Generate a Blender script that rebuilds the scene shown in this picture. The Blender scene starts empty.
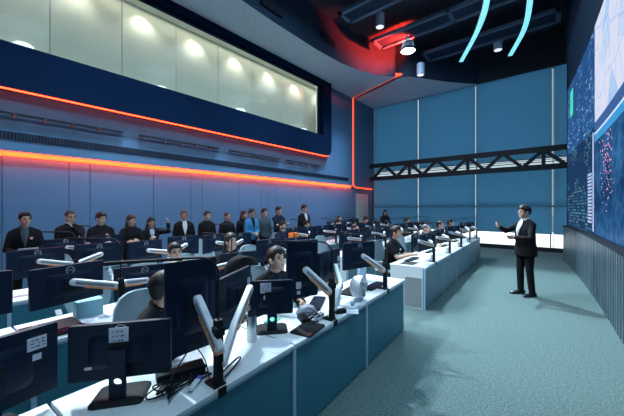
import bpy, bmesh, math, random
from mathutils import Vector, Matrix, Euler
R = math.radians
random.seed(11)
SC = bpy.context.scene
COL = SC.collection
# ------------------------------------------------------------------ camera
F = 303.0; TH = R(40.3); CH = 1.70
cam_d = bpy.data.cameras.new('camera'); cam_d.sensor_width = 36; cam_d.lens = F/624*36
cam_d.clip_start = .05; cam_d.clip_end = 200
cam = bpy.data.objects.new('camera', cam_d); COL.objects.link(cam)
cam.location = (0, 0, CH); cam.rotation_euler = (R(90), 0, TH)
SC.camera = cam
def ray(u, v):
    a = (u-312)/F; b = (208-v)/F
    return Vector((-math.sin(TH)+a*math.cos(TH), math.cos(TH)+a*math.sin(TH), b))
def onX(u, v, X):
    d = ray(u, v); t = X/d.x; return Vector((X, d.y*t, CH+d.z*t))
def onZ(u, v, Z):
    d = ray(u, v); t = (Z-CH)/d.z; return Vector((d.x*t, d.y*t, Z))
def onT(u, v, t):
    d = ray(u, v); return Vector((d.x*t, d.y*t, CH+d.z*t))
# ------------------------------------------------------------------ materials
MATS = {}
def mat(name, col, rough=.6, metal=0, var=0, vscale=30, emis=None, estr=0, bump=0, bscale=200, spec=.5, alpha=1, trans=0):
    if name in MATS: return MATS[name]
    m = bpy.data.materials.new(name); m.use_nodes = True
    nt = m.node_tree; b = nt.nodes['Principled BSDF']
    b.inputs['Base Color'].default_value = (*col, 1); b.inputs['Roughness'].default_value = rough
    b.inputs['Metallic'].default_value = metal; b.inputs['Specular IOR Level'].default_value = spec
    if trans: b.inputs['Transmission Weight'].default_value = trans
    if emis: b.inputs['Emission Color'].default_value = (*emis, 1); b.inputs['Emission Strength'].default_value = estr
    if var or bump:
        tc = nt.nodes.new('ShaderNodeTexCoord')
    if var:
        n = nt.nodes.new('ShaderNodeTexNoise'); n.inputs['Scale'].default_value = vscale; n.inputs['Detail'].default_value = 4
        r = nt.nodes.new('ShaderNodeValToRGB')
        r.color_ramp.elements[0].position = .3; r.color_ramp.elements[1].position = .7
        r.color_ramp.elements[0].color = (*[c*(1-var) for c in col], 1)
        r.color_ramp.elements[1].color = (*[min(1, c*(1+var)) for c in col], 1)
        nt.links.new(tc.outputs['Object'], n.inputs['Vector']); nt.links.new(n.outputs['Fac'], r.inputs['Fac'])
        nt.links.new(r.outputs['Color'], b.inputs['Base Color'])
    if bump:
        n2 = nt.nodes.new('ShaderNodeTexNoise'); n2.inputs['Scale'].default_value = bscale
        bp = nt.nodes.new('ShaderNodeBump'); bp.inputs['Strength'].default_value = bump
        nt.links.new(tc.outputs['Object'], n2.inputs['Vector']); nt.links.new(n2.outputs['Fac'], bp.inputs['Height'])
        nt.links.new(bp.outputs['Normal'], b.inputs['Normal'])
    MATS[name] = m; return m
M = dict(
 carpet = mat('carpet', (.10,.155,.16), .95, var=.42, vscale=55, bump=.25, bscale=260, spec=.1),
 wallfab = mat('wall_fabric', (.082,.160,.262), .85, var=.10, vscale=60, bump=.15, bscale=150, spec=.15),
 navy = mat('navy_panel', (.0015,.010,.032), .85, spec=.06),
 groove = mat('groove_dark', (.012,.02,.035), .8),
 soffit = mat('soffit_panel', (.52,.62,.70), .9, var=.12, vscale=25, spec=.15),
 fascia = mat('fascia_navy', (.02,.04,.075), .8, spec=.2),
 ceil = mat('ceiling_dark', (.035,.045,.065), .85, spec=.2),
 raft = mat('raft_metal', (.10,.18,.28), .6),
 black = mat('black_plastic', (.008,.012,.018), .6, spec=.2),
 blackm = mat('black_metal', (.006,.009,.013), .55, spec=.25),
 mback = mat('monitor_back', (.003,.013,.036), .5, spec=.2),
 white = mat('white_laminate', (.72,.80,.86), .4),
 trim = mat('pale_trim', (.40,.56,.74), .4),
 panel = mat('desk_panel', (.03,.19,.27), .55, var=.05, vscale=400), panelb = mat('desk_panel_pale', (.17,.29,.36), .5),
 armw = mat('arm_white', (.80,.84,.92), .35),
 orange = mat('arm_orange', (.85,.36,.14), .4),
 grey = mat('grey_plastic', (.25,.29,.32), .5),
 meshgrey = mat('chair_mesh', (.30,.40,.46), .8, var=.1, vscale=300),
 chrome = mat('steel', (.6,.63,.65), .25, 1),
 paper = mat('paper', (.68,.74,.86), .8),
 ink = mat('ink', (.08,.10,.18), .8),
 red = mat('red_trim', (.6,.05,.02), .5),
 green = mat('green_card', (.08,.45,.32), .6),
 lblue = mat('light_blue', (.3,.6,.72), .4),
 purple = mat('blue_plug', (.12,.14,.7), .4),
 cream = mat('gallery_cream', (.66,.68,.60), .7, var=.02, vscale=3),
 seam = mat('gallery_seam', (.25,.26,.22), .7),
 lamp = mat('lamp_white', (1,1,1), .5, emis=(.9,.97,1), estr=14),
 lens = mat('lens_white', (.8,.85,.9), .4, emis=(.8,.9,1), estr=1.1),
 led = mat('led_cyan', (.4,.9,.95), .5, emis=(.24,.80,.86), estr=1.0),
 cove = mat('cove_orange', (1,.2,.05), .5, emis=(1,.035,.010), estr=9), cove2 = mat('cove_profile', (1,.2,.05), .5, emis=(1,.085,.025), estr=1.6), edge = mat('edge_orange', (1,.2,.05), .5, emis=(1,.040,.012), estr=12),
 redled = mat('red_led', (1,.05,.02), .5, emis=(1,.035,.012), estr=5),
 redline = mat('red_line', (1,.06,.02), .5, emis=(1,.085,.025), estr=2.0),
 spot = mat('spot_body', (.55,.62,.78), .45),
 truss = mat('truss_steel', (.010,.016,.022), .55),
 doorp = mat('door_pale', (.42,.52,.52), .6),
 rib = mat('ribbed_metal', (.07,.115,.15), .36, .3),
 outside = mat('outside_ground', (.8,.85,.88), .9),
 skin = mat('skin', (.62,.38,.28), .5), skin2 = mat('skin_tan', (.46,.26,.18), .5),
 lip = mat('lip', (.33,.13,.11), .5), eye = mat('eye', (.015,.012,.012), .25),
 hairk = mat('hair_black', (.006,.005,.006), .5, var=.4, vscale=120), hairb = mat('hair_brown', (.035,.017,.010), .5, var=.4, vscale=120),
 hairg = mat('hair_grey', (.09,.09,.10), .6, var=.4, vscale=120),
 ck = mat('cloth_black', (.007,.008,.011), .85, spec=.2), cn = mat('cloth_navy', (.012,.018,.045), .85, spec=.2),
 cb = mat('cloth_blue', (.035,.25,.52), .85), cg = mat('cloth_greyblue', (.05,.085,.11), .85),
 cw = mat('cloth_white', (.72,.76,.82), .8), clb = mat('cloth_lightblue', (.38,.50,.64), .8),
 cr = mat('cloth_red', (.35,.05,.06), .8), trs = mat('trouser_black', (.008,.009,.012), .85, spec=.2),
 shoe = mat('shoe_leather', (.006,.006,.007), .25), gold = mat('badge_orange', (.75,.25,.12), .4),
)
def screen_mat(name, col, estr):
    return mat(name, (.01,.01,.01), .3, emis=col, estr=estr)
M['scr'] = screen_mat('display_blue', (.22,.40,.62), 1.2)
# glass
def glass_mat():
    m = bpy.data.materials.new('window_glass'); m.use_nodes = True; nt = m.node_tree; nt.nodes.clear()
    o = nt.nodes.new('ShaderNodeOutputMaterial'); mx = nt.nodes.new('ShaderNodeMixShader')
    t = nt.nodes.new('ShaderNodeBsdfTransparent'); g = nt.nodes.new('ShaderNodeBsdfGlossy'); fr = nt.nodes.new('ShaderNodeFresnel')
    t.inputs['Color'].default_value = (.93,.97,.96,1); g.inputs['Roughness'].default_value = .03; fr.inputs['IOR'].default_value = 1.10
    nt.links.new(fr.outputs[0], mx.inputs[0]); nt.links.new(t.outputs[0], mx.inputs[1]); nt.links.new(g.outputs[0], mx.inputs[2]); nt.links.new(mx.outputs[0], o.inputs[0])
    return m
M['glass'] = glass_mat()
def blind_mat():
    m = bpy.data.materials.new('blind_fabric'); m.use_nodes = True; nt = m.node_tree; nt.nodes.clear()
    o = nt.nodes.new('ShaderNodeOutputMaterial'); mx = nt.nodes.new('ShaderNodeMixShader')
    d = nt.nodes.new('ShaderNodeBsdfDiffuse'); t = nt.nodes.new('ShaderNodeBsdfTranslucent')
    d.inputs['Color'].default_value = (.09,.21,.32,1); t.inputs['Color'].default_value = (.36,.66,.86,1); mx.inputs[0].default_value = .5
    nt.links.new(d.outputs[0], mx.inputs[1]); nt.links.new(t.outputs[0], mx.inputs[2]); nt.links.new(mx.outputs[0], o.inputs[0])
    return m
M['blind'] = blind_mat()
# ------------------------------------------------------------------ mesh builder
class MB:
    def __init__(s): s.v = []; s.f = []; s.m = []; s.X = Matrix.Identity(4)
    def add(s, vs, fs, mi=0):
        n = len(s.v); s.v += [tuple(s.X @ Vector(p)) for p in vs]
        s.f += [tuple(i+n for i in f) for f in fs]; s.m += [mi]*len(fs); return s
    def box(s, c, d, rot=None, mi=0):
        hx, hy, hz = d[0]/2, d[1]/2, d[2]/2
        vs = [Vector((x, y, z)) for x in (-hx, hx) for y in (-hy, hy) for z in (-hz, hz)]
        if rot is not None: vs = [rot @ p for p in vs]
        c = Vector(c)
        return s.add([c+p for p in vs], [(0,1,3,2),(4,6,7,5),(0,4,5,1),(2,3,7,6),(0,2,6,4),(1,5,7,3)], mi)
    def b2(s, a, b, mi=0):
        return s.box([(a[i]+b[i])/2 for i in range(3)], [abs(b[i]-a[i]) for i in range(3)], None, mi)
    def loft(s, rings, mi=0):
        n = len(rings[0]); vs = [p for r in rings for p in r]; fs = []
        for k in range(len(rings)-1):
            for i in range(n):
                j = (i+1) % n
                fs.append((k*n+i, k*n+j, (k+1)*n+j, (k+1)*n+i))
        fs.append(tuple(range(n-1, -1, -1))); fs.append(tuple((len(rings)-1)*n+i for i in range(n)))
        return s.add(vs, fs, mi)
    def tube(s, pts, r, seg=10, mi=0, flat=None):
        pts = [Vector(p) for p in pts]; n = len(pts)
        rs = r if isinstance(r, (list, tuple)) else [r]*n
        rings = []; up = None
        for i, p in enumerate(pts):
            d = (pts[min(i+1, n-1)]-pts[max(i-1, 0)]).normalized()
            if up is None:
                up = Vector((0,0,1)) if abs(d.z) < .9 else Vector((0,1,0))
            a = d.cross(up)
            if a.length < 1e-5: a = d.orthogonal()
            a.normalize(); b = a.cross(d).normalized(); up = b
            fl = flat or 1
            rings.append([p + a*rs[i]*math.cos(2*math.pi*k/seg) + b*rs[i]*fl*math.sin(2*math.pi*k/seg) for k in range(seg)])
        return s.loft(rings, mi)
    def limb(s, pts, rs, seg=12, mi=0):
        s.tube(pts, rs, seg, mi)
        for p, r in zip(pts, rs): s.ell(p, (r*.99,)*3, None, mi, 6, seg)
        return s
    def ell(s, c, r, rot=None, mi=0, nr=8, seg=12):
        c = Vector(c); vs = []; fs = []
        vs.append(Vector((0,0,r[2])))
        for i in range(1, nr):
            th = math.pi*i/nr
            for k in range(seg):
                ph = 2*math.pi*k/seg
                vs.append(Vector((r[0]*math.sin(th)*math.cos(ph), r[1]*math.sin(th)*math.sin(ph), r[2]*math.cos(th))))
        vs.append(Vector((0,0,-r[2])))
        for k in range(seg):
            j = (k+1) % seg
            fs.append((0, 1+k, 1+j))
            for i in range(nr-2): fs.append((1+i*seg+k, 1+(i+1)*seg+k, 1+(i+1)*seg+j, 1+i*seg+j))
            fs.append((len(vs)-1, 1+(nr-2)*seg+j, 1+(nr-2)*seg+k))
        if rot is not None: vs = [rot @ p for p in vs]
        return s.add([c+p for p in vs], fs, mi)
    def cyl(s, a, b, r, seg=20, mi=0, r2=None):
        return s.tube([a, b], [r, r if r2 is None else r2], seg, mi)
    def lathe(s, c, prof, seg=24, mi=0):
        c = Vector(c)
        return s.loft([[c+Vector((r*math.cos(2*math.pi*k/seg), r*math.sin(2*math.pi*k/seg), z)) for k in range(seg)] for r, z in prof], mi)
    def prism(s, poly, axis, a, b, mi=0):
        def P(p, w):
            return {'z': (p[0], p[1], w), 'x': (w, p[0], p[1]), 'y': (p[0], w, p[1])}[axis]
        return s.loft([[Vector(P(p, a)) for p in poly], [Vector(P(p, b)) for p in poly]], mi)
    def mesh(s, name):
        me = bpy.data.meshes.new(name); me.from_pydata(s.v, [], s.f); me.polygons.foreach_set('material_index', s.m)
        bm = bmesh.new(); bm.from_mesh(me); bmesh.ops.recalc_face_normals(bm, faces=bm.faces); bm.to_mesh(me); bm.free()
        return me
    def build(s, name, mats, parent=None, smooth=None, bevel=0, loc=None):
        me = s.mesh(name)
        return mkobj(name, me, mats, parent, smooth, bevel, loc)
def mkobj(name, me, mats, parent=None, smooth=None, bevel=0, loc=None):
    if not isinstance(mats, (list, tuple)): mats = [mats]
    if not len(me.materials):
        for m in mats: me.materials.append(m)
    o = bpy.data.objects.new(name, me); COL.objects.link(o)
    if parent: o.parent = parent
    if loc is not None: o.location = loc
    if smooth:
        me.polygons.foreach_set('use_smooth', [True]*len(me.polygons)); me.set_sharp_from_angle(angle=R(smooth))
    if bevel:
        b = o.modifiers.new('bevel', 'BEVEL'); b.width = bevel; b.segments = 2; b.limit_method = 'ANGLE'; b.angle_limit = R(40)
    me.update(); return o
def thing(name, label, cat, loc=(0,0,0), rz=0, group=None):
    o = bpy.data.objects.new(name, None); COL.objects.link(o); o.empty_display_size = .05
    o.location = loc; o.rotation_euler = (0,0,rz); return tag(o, label, cat, group)
def tag(o, label, cat, group=None):
    o['label'] = label; o['category'] = cat
    if group: o['group'] = group
    return o
def struct(o): o['kind'] = 'structure'; return o
def kids(o): return [c for c in COL.objects if c.parent == o]
TREE = {}
def tree(o):      # cached list of (child, grandchildren)
    if o.name not in TREE: TREE[o.name] = [(c, kids(c)) for c in kids(o)]
    return TREE[o.name]
def dup(o, loc, rz, label, group=None):
    r = o.copy(); COL.objects.link(r); r.location = loc; r.rotation_euler = (0,0,rz); r['label'] = label
    if group: r['group'] = group
    for c, gs in tree(o):
        d = c.copy(); COL.objects.link(d); d.parent = r
        for g in gs:
            e = g.copy(); COL.objects.link(e); e.parent = d
    return r
class Kind:       # first call moves the prototype itself, later calls copy it
    def __init__(s, make): s.make = make; s.o = None; s.used = False
    def __call__(s, loc, rz, label, group=None):
        if s.o is None:
            s.o = s.make(); tree(s.o)
            s.o.location = loc; s.o.rotation_euler = (0,0,rz); s.o['label'] = label
            if group: s.o['group'] = group
            return s.o
        return dup(s.o, loc, rz, label, group)
# ------------------------------------------------------------------ people
def remesh(mb, voxel, it=3):
    o = bpy.data.objects.new('tmp', mb.mesh('tmp')); COL.objects.link(o)
    r = o.modifiers.new('r', 'REMESH'); r.mode = 'VOXEL'; r.voxel_size = voxel
    s = o.modifiers.new('s', 'SMOOTH'); s.factor = .5; s.iterations = it
    dg = bpy.context.evaluated_depsgraph_get(); dg.update()
    me = bpy.data.meshes.new_from_object(o.evaluated_get(dg)); old = o.data
    bpy.data.objects.remove(o); bpy.data.meshes.remove(old)
    return me
def ik(S, W, l1, l2, hint):
    d = W-S; L = min(d.length, (l1+l2)*.995); d.normalize(); W = S+d*L
    x = (l1*l1-l2*l2+L*L)/(2*L); h = math.sqrt(max(l1*l1-x*x, 1e-6))
    n = hint-d*hint.dot(d); n.normalize()
    return S+d*x+n*h, W
def add_hand(mb, W, d, n, side, s, curl=.45, splay=.05):
    """palm normal n, d along hand, side=+1 when the thumb lies on +t"""
    d = d.normalized(); n = (n-d*n.dot(d)).normalized(); t = d.cross(n).normalized()*side
    def ring(c, w, h): return [c+t*w*math.cos(2*math.pi*k/10)+n*h*math.sin(2*math.pi*k/10) for k in range(10)]
    mb.loft([ring(W-d*.01*s, .026*s, .02*s), ring(W+d*.03*s, .036*s, .018*s), ring(W+d*.07*s, .041*s, .016*s), ring(W+d*.092*s, .038*s, .013*s)])
    for off, ln in ((.030,.070),(.010,.080),(-.011,.074),(-.030,.057)):
        p = W+d*.082*s+t*off*s; dd = (d+t*off*splay*20).normalized(); pts = [p-dd*.02*s, p]
        a = 0
        for q in (.42,.33,.25):
            a += curl
            p = p+(dd*math.cos(a)+n*math.sin(a))*ln*q*s; pts.append(p)
        mb.limb(pts, [.0105*s,.0105*s,.010*s,.0092*s,.008*s], 8)
    p = W+d*.022*s+t*.026*s; pts = [p]
    for q, (ca, na) in zip((.034,.032,.026), ((.75,.25),(.35,.4),(.1,.6))):
        p = p+(d*(1-ca*.45)+t*ca+n*na*.7).normalized()*q*s; pts.append(p)
    mb.limb(pts, [.015*s,.0125*s,.011*s,.009*s], 8)
def person(label, x, y, face=(1,0), H=1.72, sit=False, lean=0, hy=0, hp=0, LH=None, RH=None, top='ck', sleeve='long', bottom='trs',
           hair='short', hm='hairk', skin='skin', shirt=None, vx=.011, seat=.47, open_=False, glasses=False, badge=None, girth=1.0, curl=.4, group=None, hem=0.0, elL=None, elR=None, palmL=None, palmR=None):
    s = H/1.755
    root = thing('person', label, 'person', (x, y, 0), math.atan2(-face[0], face[1]), group)
    hz = (seat+.07) if sit else .93*s
    rot = Matrix.Rotation(-lean, 3, 'X')
    P = Vector((0, 0, hz))
    def sp(dx, dy, dz): return P + rot @ Vector((dx*s, dy*s, dz*s))
    ax, ay = Vector((1,0,0)), rot @ Vector((0,1,0))
    prof = [(-.09,.13,.10),(-.03,.16,.112),(.10,.15,.108),(.22,.155,.112),(.34,.172,.115),(.43,.178,.102),(.475,.150,.088),(.515,.100,.072),(.55,.066,.062)]
    def torso(mb, grow, lo=-1, hi=1, g=1.0, hem=0):
        rings = []
        pr = ([(-hem,.168,.120),(-.07,.172,.122),(.02,.165,.118)]+[q for q in prof if q[0] > .05]) if hem else prof
        if hem: lo = -1
        for dz, rx, ry in pr:
            if dz < lo or dz > hi: continue
            k = g if -.3 <= dz <= .3 else (1+g)/2 if dz < .4 else 1+(g-1)*.25
            rings.append([sp(0, .012 if .2 < dz < .4 else 0, dz)+ax*(rx*s*k+grow)*math.cos(2*math.pi*i/18)+ay*(ry*s*k+grow)*math.sin(2*math.pi*i/18) for i in range(18)])
        mb.loft(rings)
    S = {1: sp(.166,0,.432), -1: sp(-.166,0,.432)}
    tgt = {}; el = {}
    for sd, T, E in ((1, RH, elR), (-1, LH, elL)):
        T = Vector(T)*1.0 if T else (Vector((sd*.16,.42,.80)) if sit else Vector((sd*.25,.06,.80*s)))
        hint = Vector(E) if E else Vector((sd*.5,-.5,-.6))
        el[sd], tgt[sd] = ik(S[sd], T, .285*s, .25*s, hint)
    hip = {1: P+Vector((.088*s,0,-.02)), -1: P+Vector((-.088*s,0,-.02))}
    if sit:
        knee = {k: hip[k]+Vector((k*.05,.42*s,.02)) for k in hip}; ank = {k: Vector((knee[k].x, knee[k].y-.02, .09)) for k in hip}
    else:
        knee = {k: Vector((k*.095*s, .02*k+.015, .50*s)) for k in hip}; ank = {k: Vector((k*.105*s, .03*k-.015, .085)) for k in hip}
    HC = sp(0, .025, .678)
    hr = (rot if not sit else rot) @ Matrix.Rotation(hy, 3, 'Z') @ Matrix.Rotation(-hp, 3, 'X')
    if sit or lean: hr = Matrix.Rotation(hy, 3, 'Z') @ Matrix.Rotation(-hp, 3, 'X')
    def hd(a, b, c): return HC + hr @ Vector((a*s, b*s, c*s))
    # body: one continuous surface
    b = MB(); torso(b, -.012)
    b.limb([sp(0,-.01,.47), sp(0,.005,.56), HC+Vector((0,-.005,-.03))*s], [.062*s,.055*s,.055*s])
    b.ell(hd(0,-.008,.025), (.076*s,.096*s,.102*s), hr, 0, 12, 18)
    b.ell(hd(0,.02,-.045), (.060*s,.073*s,.074*s), hr, 0, 10, 16)
    b.ell(hd(0,.062,-.092), (.026*s,.022*s,.020*s), hr)
    b.tube([hd(0,.086,.028), hd(0,.104,-.012), hd(0,.085,-.022)], [.008*s,.0145*s,.010*s], 8)
    b.ell(hd(0,.098,-.014), (.017*s,.012*s,.010*s), hr)
    for k in (1,-1):
        b.ell(hd(k*.084,-.006,-.005), (.011*s,.022*s,.034*s), hr)
        b.ell(hd(k*.038,.062,-.024), (.022*s,.019*s,.024*s), hr)
        b.limb([S[k], (S[k]+el[k])/2, el[k]], [.050*s,.046*s,.038*s])
        b.limb([el[k], el[k]*.6+tgt[k]*.4, tgt[k]], [.038*s,.036*s,.025*s])
        d = (tgt[k]-el[k]).normalized()
        pn = Vector({1: palmR, -1: palmL}[k] or ((-k*.8,.1,-.6)))
        add_hand(b, tgt[k], d, pn, 1 if (d.cross(pn)).dot(Vector((-k*.5,.6,.8))) > 0 else -1, s, curl)
        b.limb([hip[k], (hip[k]+knee[k])/2, knee[k]], [.080*s,.072*s,.052*s])
        b.limb([knee[k], knee[k]*.65+ank[k]*.35, ank[k]], [.052*s,.050*s,.034*s])
        b.limb([ank[k]+Vector((0,0,-.03)), ank[k]+Vector((k*.015,.09,-.055))], [.030*s,.020*s])
    me = remesh(b, vx, 2)
    f = MB()
    for k in (1,-1):
        f.ell(hd(k*.031,.084,.016), (.0135*s,.007*s,.0065*s), hr, 1)
        f.ell(hd(k*.032,.088,.038), (.020*s,.006*s,.0048*s), hr, 2)
    f.ell(hd(0,.088,-.054), (.022*s,.008*s,.0065*s), hr, 3)
    fm = f.mesh('f'); bm = bmesh.new(); bm.from_mesh(me); bm.from_mesh(fm); bm.to_mesh(me); bm.free()
    mkobj('body', me, [M[skin], M['eye'], M[hm], M['lip']], root, 60)
    # clothes
    t = MB(); torso(t, .010, (-.10 if not sit else -.04), .52, girth, hem)
    t.limb([sp(0,-.012,.47), sp(0,-.004,.535)], [.080*s,.064*s])
    for k in (1,-1):
        t.limb([sp(k*.045,-.008,.515), S[k]+Vector((0,0,.012))], [.050*s,.058*s])
        if sleeve == 'long':
            e = el[k]; w = el[k]*.06+tgt[k]*.94
            t.limb([S[k], (S[k]+e)/2, e, e*.5+w*.5, w], [.066*s,.061*s,.053*s,.048*s,.040*s])
        else:
            e = S[k]*.35+el[k]*.65
            t.limb([S[k], e], [.070*s,.060*s])
    me = remesh(t, max(vx, .012), 3)
    mkobj('jacket' if sleeve == 'long' else 'short_sleeved_shirt', me, M[top], root, 60)
    p = MB()
    p.loft([[sp(0,0,dz)+ax*(rx*s+.004)*math.cos(2*math.pi*i/16)+ay*(ry*s+.004)*math.sin(2*math.pi*i/16) for i in range(16)] for dz, rx, ry in ((-.11,.13,.105),(-.03,.162,.114),(.06,.152,.108))])
    for k in (1,-1):
        p.limb([hip[k], (hip[k]+knee[k])/2, knee[k]], [.093*s,.084*s,.066*s])
        a2 = ank[k]+Vector((0,0,-.01)); p.limb([knee[k], knee[k]*.5+a2*.5, a2], [.066*s,.062*s,.056*s])
    mkobj('trousers', remesh(p, .014, 3), M[bottom], root, 60)
    for k in (1,-1):
        q = MB(); a2 = ank[k]
        L = [(-.085,.020,.0,.05),(-.07,.034,.0,.085),(-.02,.044,.0,.105),(.04,.046,.0,.09),(.09,.048,.0,.066),(.14,.047,.0,.052),(.18,.036,.0,.042),(.20,.016,.0,.025)]
        q.loft([[Vector((a2.x+k*max(0,dy)*.18, a2.y+dy, 0))+Vector((w*math.cos(2*math.pi*i/12), 0, max(0.0, hh*(.5+.5*math.sin(2*math.pi*i/12))))) for i in range(12)] for dy, w, _, hh in L])
        q.build('shoe', M['shoe'], root, 50)
    # hair
    if hair != 'none':
        h = MB(); n1, n2 = 28, 40; vs = []; th = {'short': .013, 'buzz': .004, 'full': .019, 'long': .016, 'bob': .018}[hair]
        rr = random.Random(label)
        def lim_of(az):
            P = [(0,.40),(.55,.42),(.80,.30),(1.0,-.02),(1.12,-.30),(1.28,-.32),(1.42,-.02),(1.75,-.02),(1.95,-.40),(2.3,-.66),(3.15,-.70)]
            for (a0,v0),(a1,v1) in zip(P[:-1],P[1:]):
                if az <= a1: return v0+(v1-v0)*(az-a0)/(a1-a0)
            return P[-1][1]
        import math as _m
        ph0 = rr.uniform(0,6)
        for i in range(n1+1):
            zz = math.cos(math.pi*i/n1); rad = math.sin(math.pi*i/n1)
            for j in range(n2):
                ph = 2*math.pi*j/n2; dx, dy = rad*math.cos(ph), rad*math.sin(ph)
                az = abs(math.atan2(dx, dy)); lim = lim_of(az)
                if hair in ('long','bob'): lim = min(lim, .30-.45*max(0,az-.5)) if az > .3 else lim
                if hair == 'buzz': lim += .10
                if hair == 'full' and az < .7: lim -= .06+.10*math.sin(7*az+ph0)
                g = min(1, max(-1, (zz-lim)*5))
                tt = th*(1.25 if zz > .3 else .8)
                k = 1 + (tt/.09)*(g**.6 if g > 0 else 0) + (-.14*min(1,-g*3) if g <= 0 else 0)
                if g > 0 and hair != 'buzz': k += .025*math.sin(9*ph+ph0+3*zz)*math.sin(6*zz+ph0)+rr.uniform(-.01,.012)
                if hair in ('short','full') and dy > .35 and zz > .42: k += .07*min(1,(zz-.42)*4)*(1-abs(dx))
                vs.append(hd(dx*.078*k, -.008+dy*.098*k, .025+zz*.104*k))
        fs = [(i*n2+j, i*n2+(j+1) % n2, (i+1)*n2+(j+1) % n2, (i+1)*n2+j) for i in range(n1) for j in range(n2)]
        h.add(vs, fs)
        if hair in ('long', 'bob'):
            lo = -.30 if hair == 'long' else -.17
            for k, yy in ((-1,-.02),(1,-.02),(-.5,-.075),(.5,-.075),(0,-.09),(-.85,-.05),(.85,-.05)):
                h.limb([hd(k*.07,yy,.05), hd(k*.088,yy-.01,-.06), hd(k*.10,yy-.03,(lo-.06)/2-.03), hd(k*.095,yy-.02,lo)], [.026*s,.030*s,.030*s,.014*s], 8)
        mkobj('hair', remesh(h, .009, 1) if hair in ('long','bob') else h.mesh('hair'), M[hm], root, 80)
    if shirt:
        q = MB(); zs = [.20,.27,.34,.41,.465,.50,.54]; L, Rr = [], []
        yf = [.128,.130,.130,.122,.104,.085,.058]
        for zz, yy, w in zip(zs, yf, [.006,.022,.038,.050,.054,.048,.036]):
            yy = yy*(girth if zz < .4 else (1+girth)/2)
            L.append((sp(-w,yy+.014-w*w*6,zz), sp(w,yy+.014-w*w*6,zz), sp(0,yy+.022,zz)))
        rings = [[l, sp(0,.05,z), r, c] for (l, r, c), z in zip(L, zs)]
        q.loft(rings); q.build('shirt_front', M[shirt], root, 30)
        for sd in (-1, 1):
            c = MB(); c.tube([sp(sd*.010,.142*girth,.20), sp(sd*.058,.135,.36), sp(sd*.062,.075,.49)], [.010,.020,.012], 8, flat=.45); c.build('lapel', M[top], root, 40)
    cm = M[shirt] if shirt else M[top]
    q = MB()
    for rr_, zz in ((.066,.535),(.062,.560)):
        q.tube([sp(rr_*math.sin(a), -.004+rr_*.98*math.cos(a), zz-.022*math.cos(a)) for a in [.25+(2*math.pi-.5)*i/22 for i in range(23)]], .010*s, 6)
    q.build('collar', cm, root, 50)
    if glasses:
        g = MB()
        for k in (1,-1):
            g.tube([hd(k*.033+.021*math.cos(a), .098, .014+.017*math.sin(a)) for a in [i*math.pi/6 for i in range(13)]], .0026, 6)
            g.tube([hd(k*.054,.095,.018), hd(k*.080,.0,.016)], .0026, 6)
        g.tube([hd(-.012,.099,.016), hd(.012,.099,.016)], .0026, 6); g.build('glasses', M['black'], root)
    if badge:
        q = MB(); c = sp(-.085,.128,.355); q.cyl(c, c+ay*.014, .024); q.build('badge', M[badge], root)
        q2 = MB(); q2.cyl(c+ay*.012, c+ay*.017, .012); q2.build('badge_emblem', M['cw'], root)
    return root, dict(LH=tgt[-1], RH=tgt[1])
# the presenter on the carpet
person('man in black suit and white shirt gesturing as he stands alone on the carpet', -.645, 7.20, (-.72,-.70), 1.76, hy=R(-8),
       RH=(.10,.47,1.33), LH=(-.07,.27,1.13), top='ck', shirt='cw', hair='full', vx=.0065, girth=1.24, hem=.16, curl=.32, elL=(-.9,-.2,-.6), elR=(.6,-.3,-.8), palmR=(-.7,.2,.5), palmL=(.3,-.9,.1))
W_ = 'standing along the blue wall'
def stand(u, vtop, label, X=-6.92, face=(1,-.12), **k):
    p = onX(u, 208, X); t = X/ray(u, 208).x
    H = CH-(vtop-208)*t/F
    k.setdefault('hy', R(22)); k.setdefault('vx', .011)
    return person(label, p.x, p.y, face, max(1.5, min(1.86, H)), **k)
fc = dict(RH=(.06,.20,1.00), LH=(-.06,.21,1.00))
stand(25, 211.5, 'man in black jacket holding papers, nearest along the blue wall', RH=(.10,.24,1.0), LH=(-.10,.26,1.02), badge='gold', hy=R(18), shirt='cg')
stand(70, 209.5, 'man with cropped hair and glasses resting a hand on his chin', hair='buzz', glasses=True, LH=(-.02,.20,1.36), RH=(.02,.22,1.02), hy=R(20), hp=R(8), elL=(-.5,.4,-.9))
stand(101, 212, 'young man in black polo with round badge by the wall', sleeve='short', badge='gold', hair='full', hy=R(25), hp=R(4))
stand(131, 214.5, 'woman with long brown hair in black top by the wall', hair='long', hm='hairb', RH=(.12,.26,1.02), LH=(-.08,.26,1.04), hy=R(22))
stand(151, 217, 'woman with dark bob and pale scarf raising one hand', hair='bob', LH=(-.27,.25,1.38), RH=(.08,.24,1.05), shirt='clb', hy=R(10), elL=(-.6,0,-1))
stand(184, 209.5, 'older man in dark suit and open white shirt', shirt='cw', hm='hairg', hair='short', hy=R(5), girth=1.1, hem=.12, skin='skin2', face=(1,-.3))
stand(207, 210.5, 'man in plain black jacket right of the white-shirted man', hair='short', hy=R(12), RH=fc['RH'], LH=fc['LH'])
stand(227, 212, 'shorter balding man in black with tan skin', hair='buzz', skin='skin2', hy=R(15))
stand(243.5, 210.5, 'dark-haired woman half hidden behind the man in bright blue', X=-7.3, hair='bob', hy=R(20))
stand(251.5, 208.5, 'man in bright blue jacket with clasped hands', X=-6.8, top='cb', shirt='ck', hair='short', glasses=True, hy=R(20), **fc)
stand(264, 208, 'man in grey-blue jacket beside the bright blue jacket', top='cg', hair='short', hy=R(18))
stand(278.5, 206, 'man in navy top with folded arms by the wall', X=-6.8, top='cn', hair='short', hy=R(25), RH=(-.10,.22,1.22), LH=(.10,.20,1.19), elL=(-.8,0,-.6), elR=(.8,0,-.6))
stand(304, 204.5, 'man in dark jacket over white shirt, last in the standing line', X=-6.8, shirt='cw', hair='full', hy=R(18))
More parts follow.
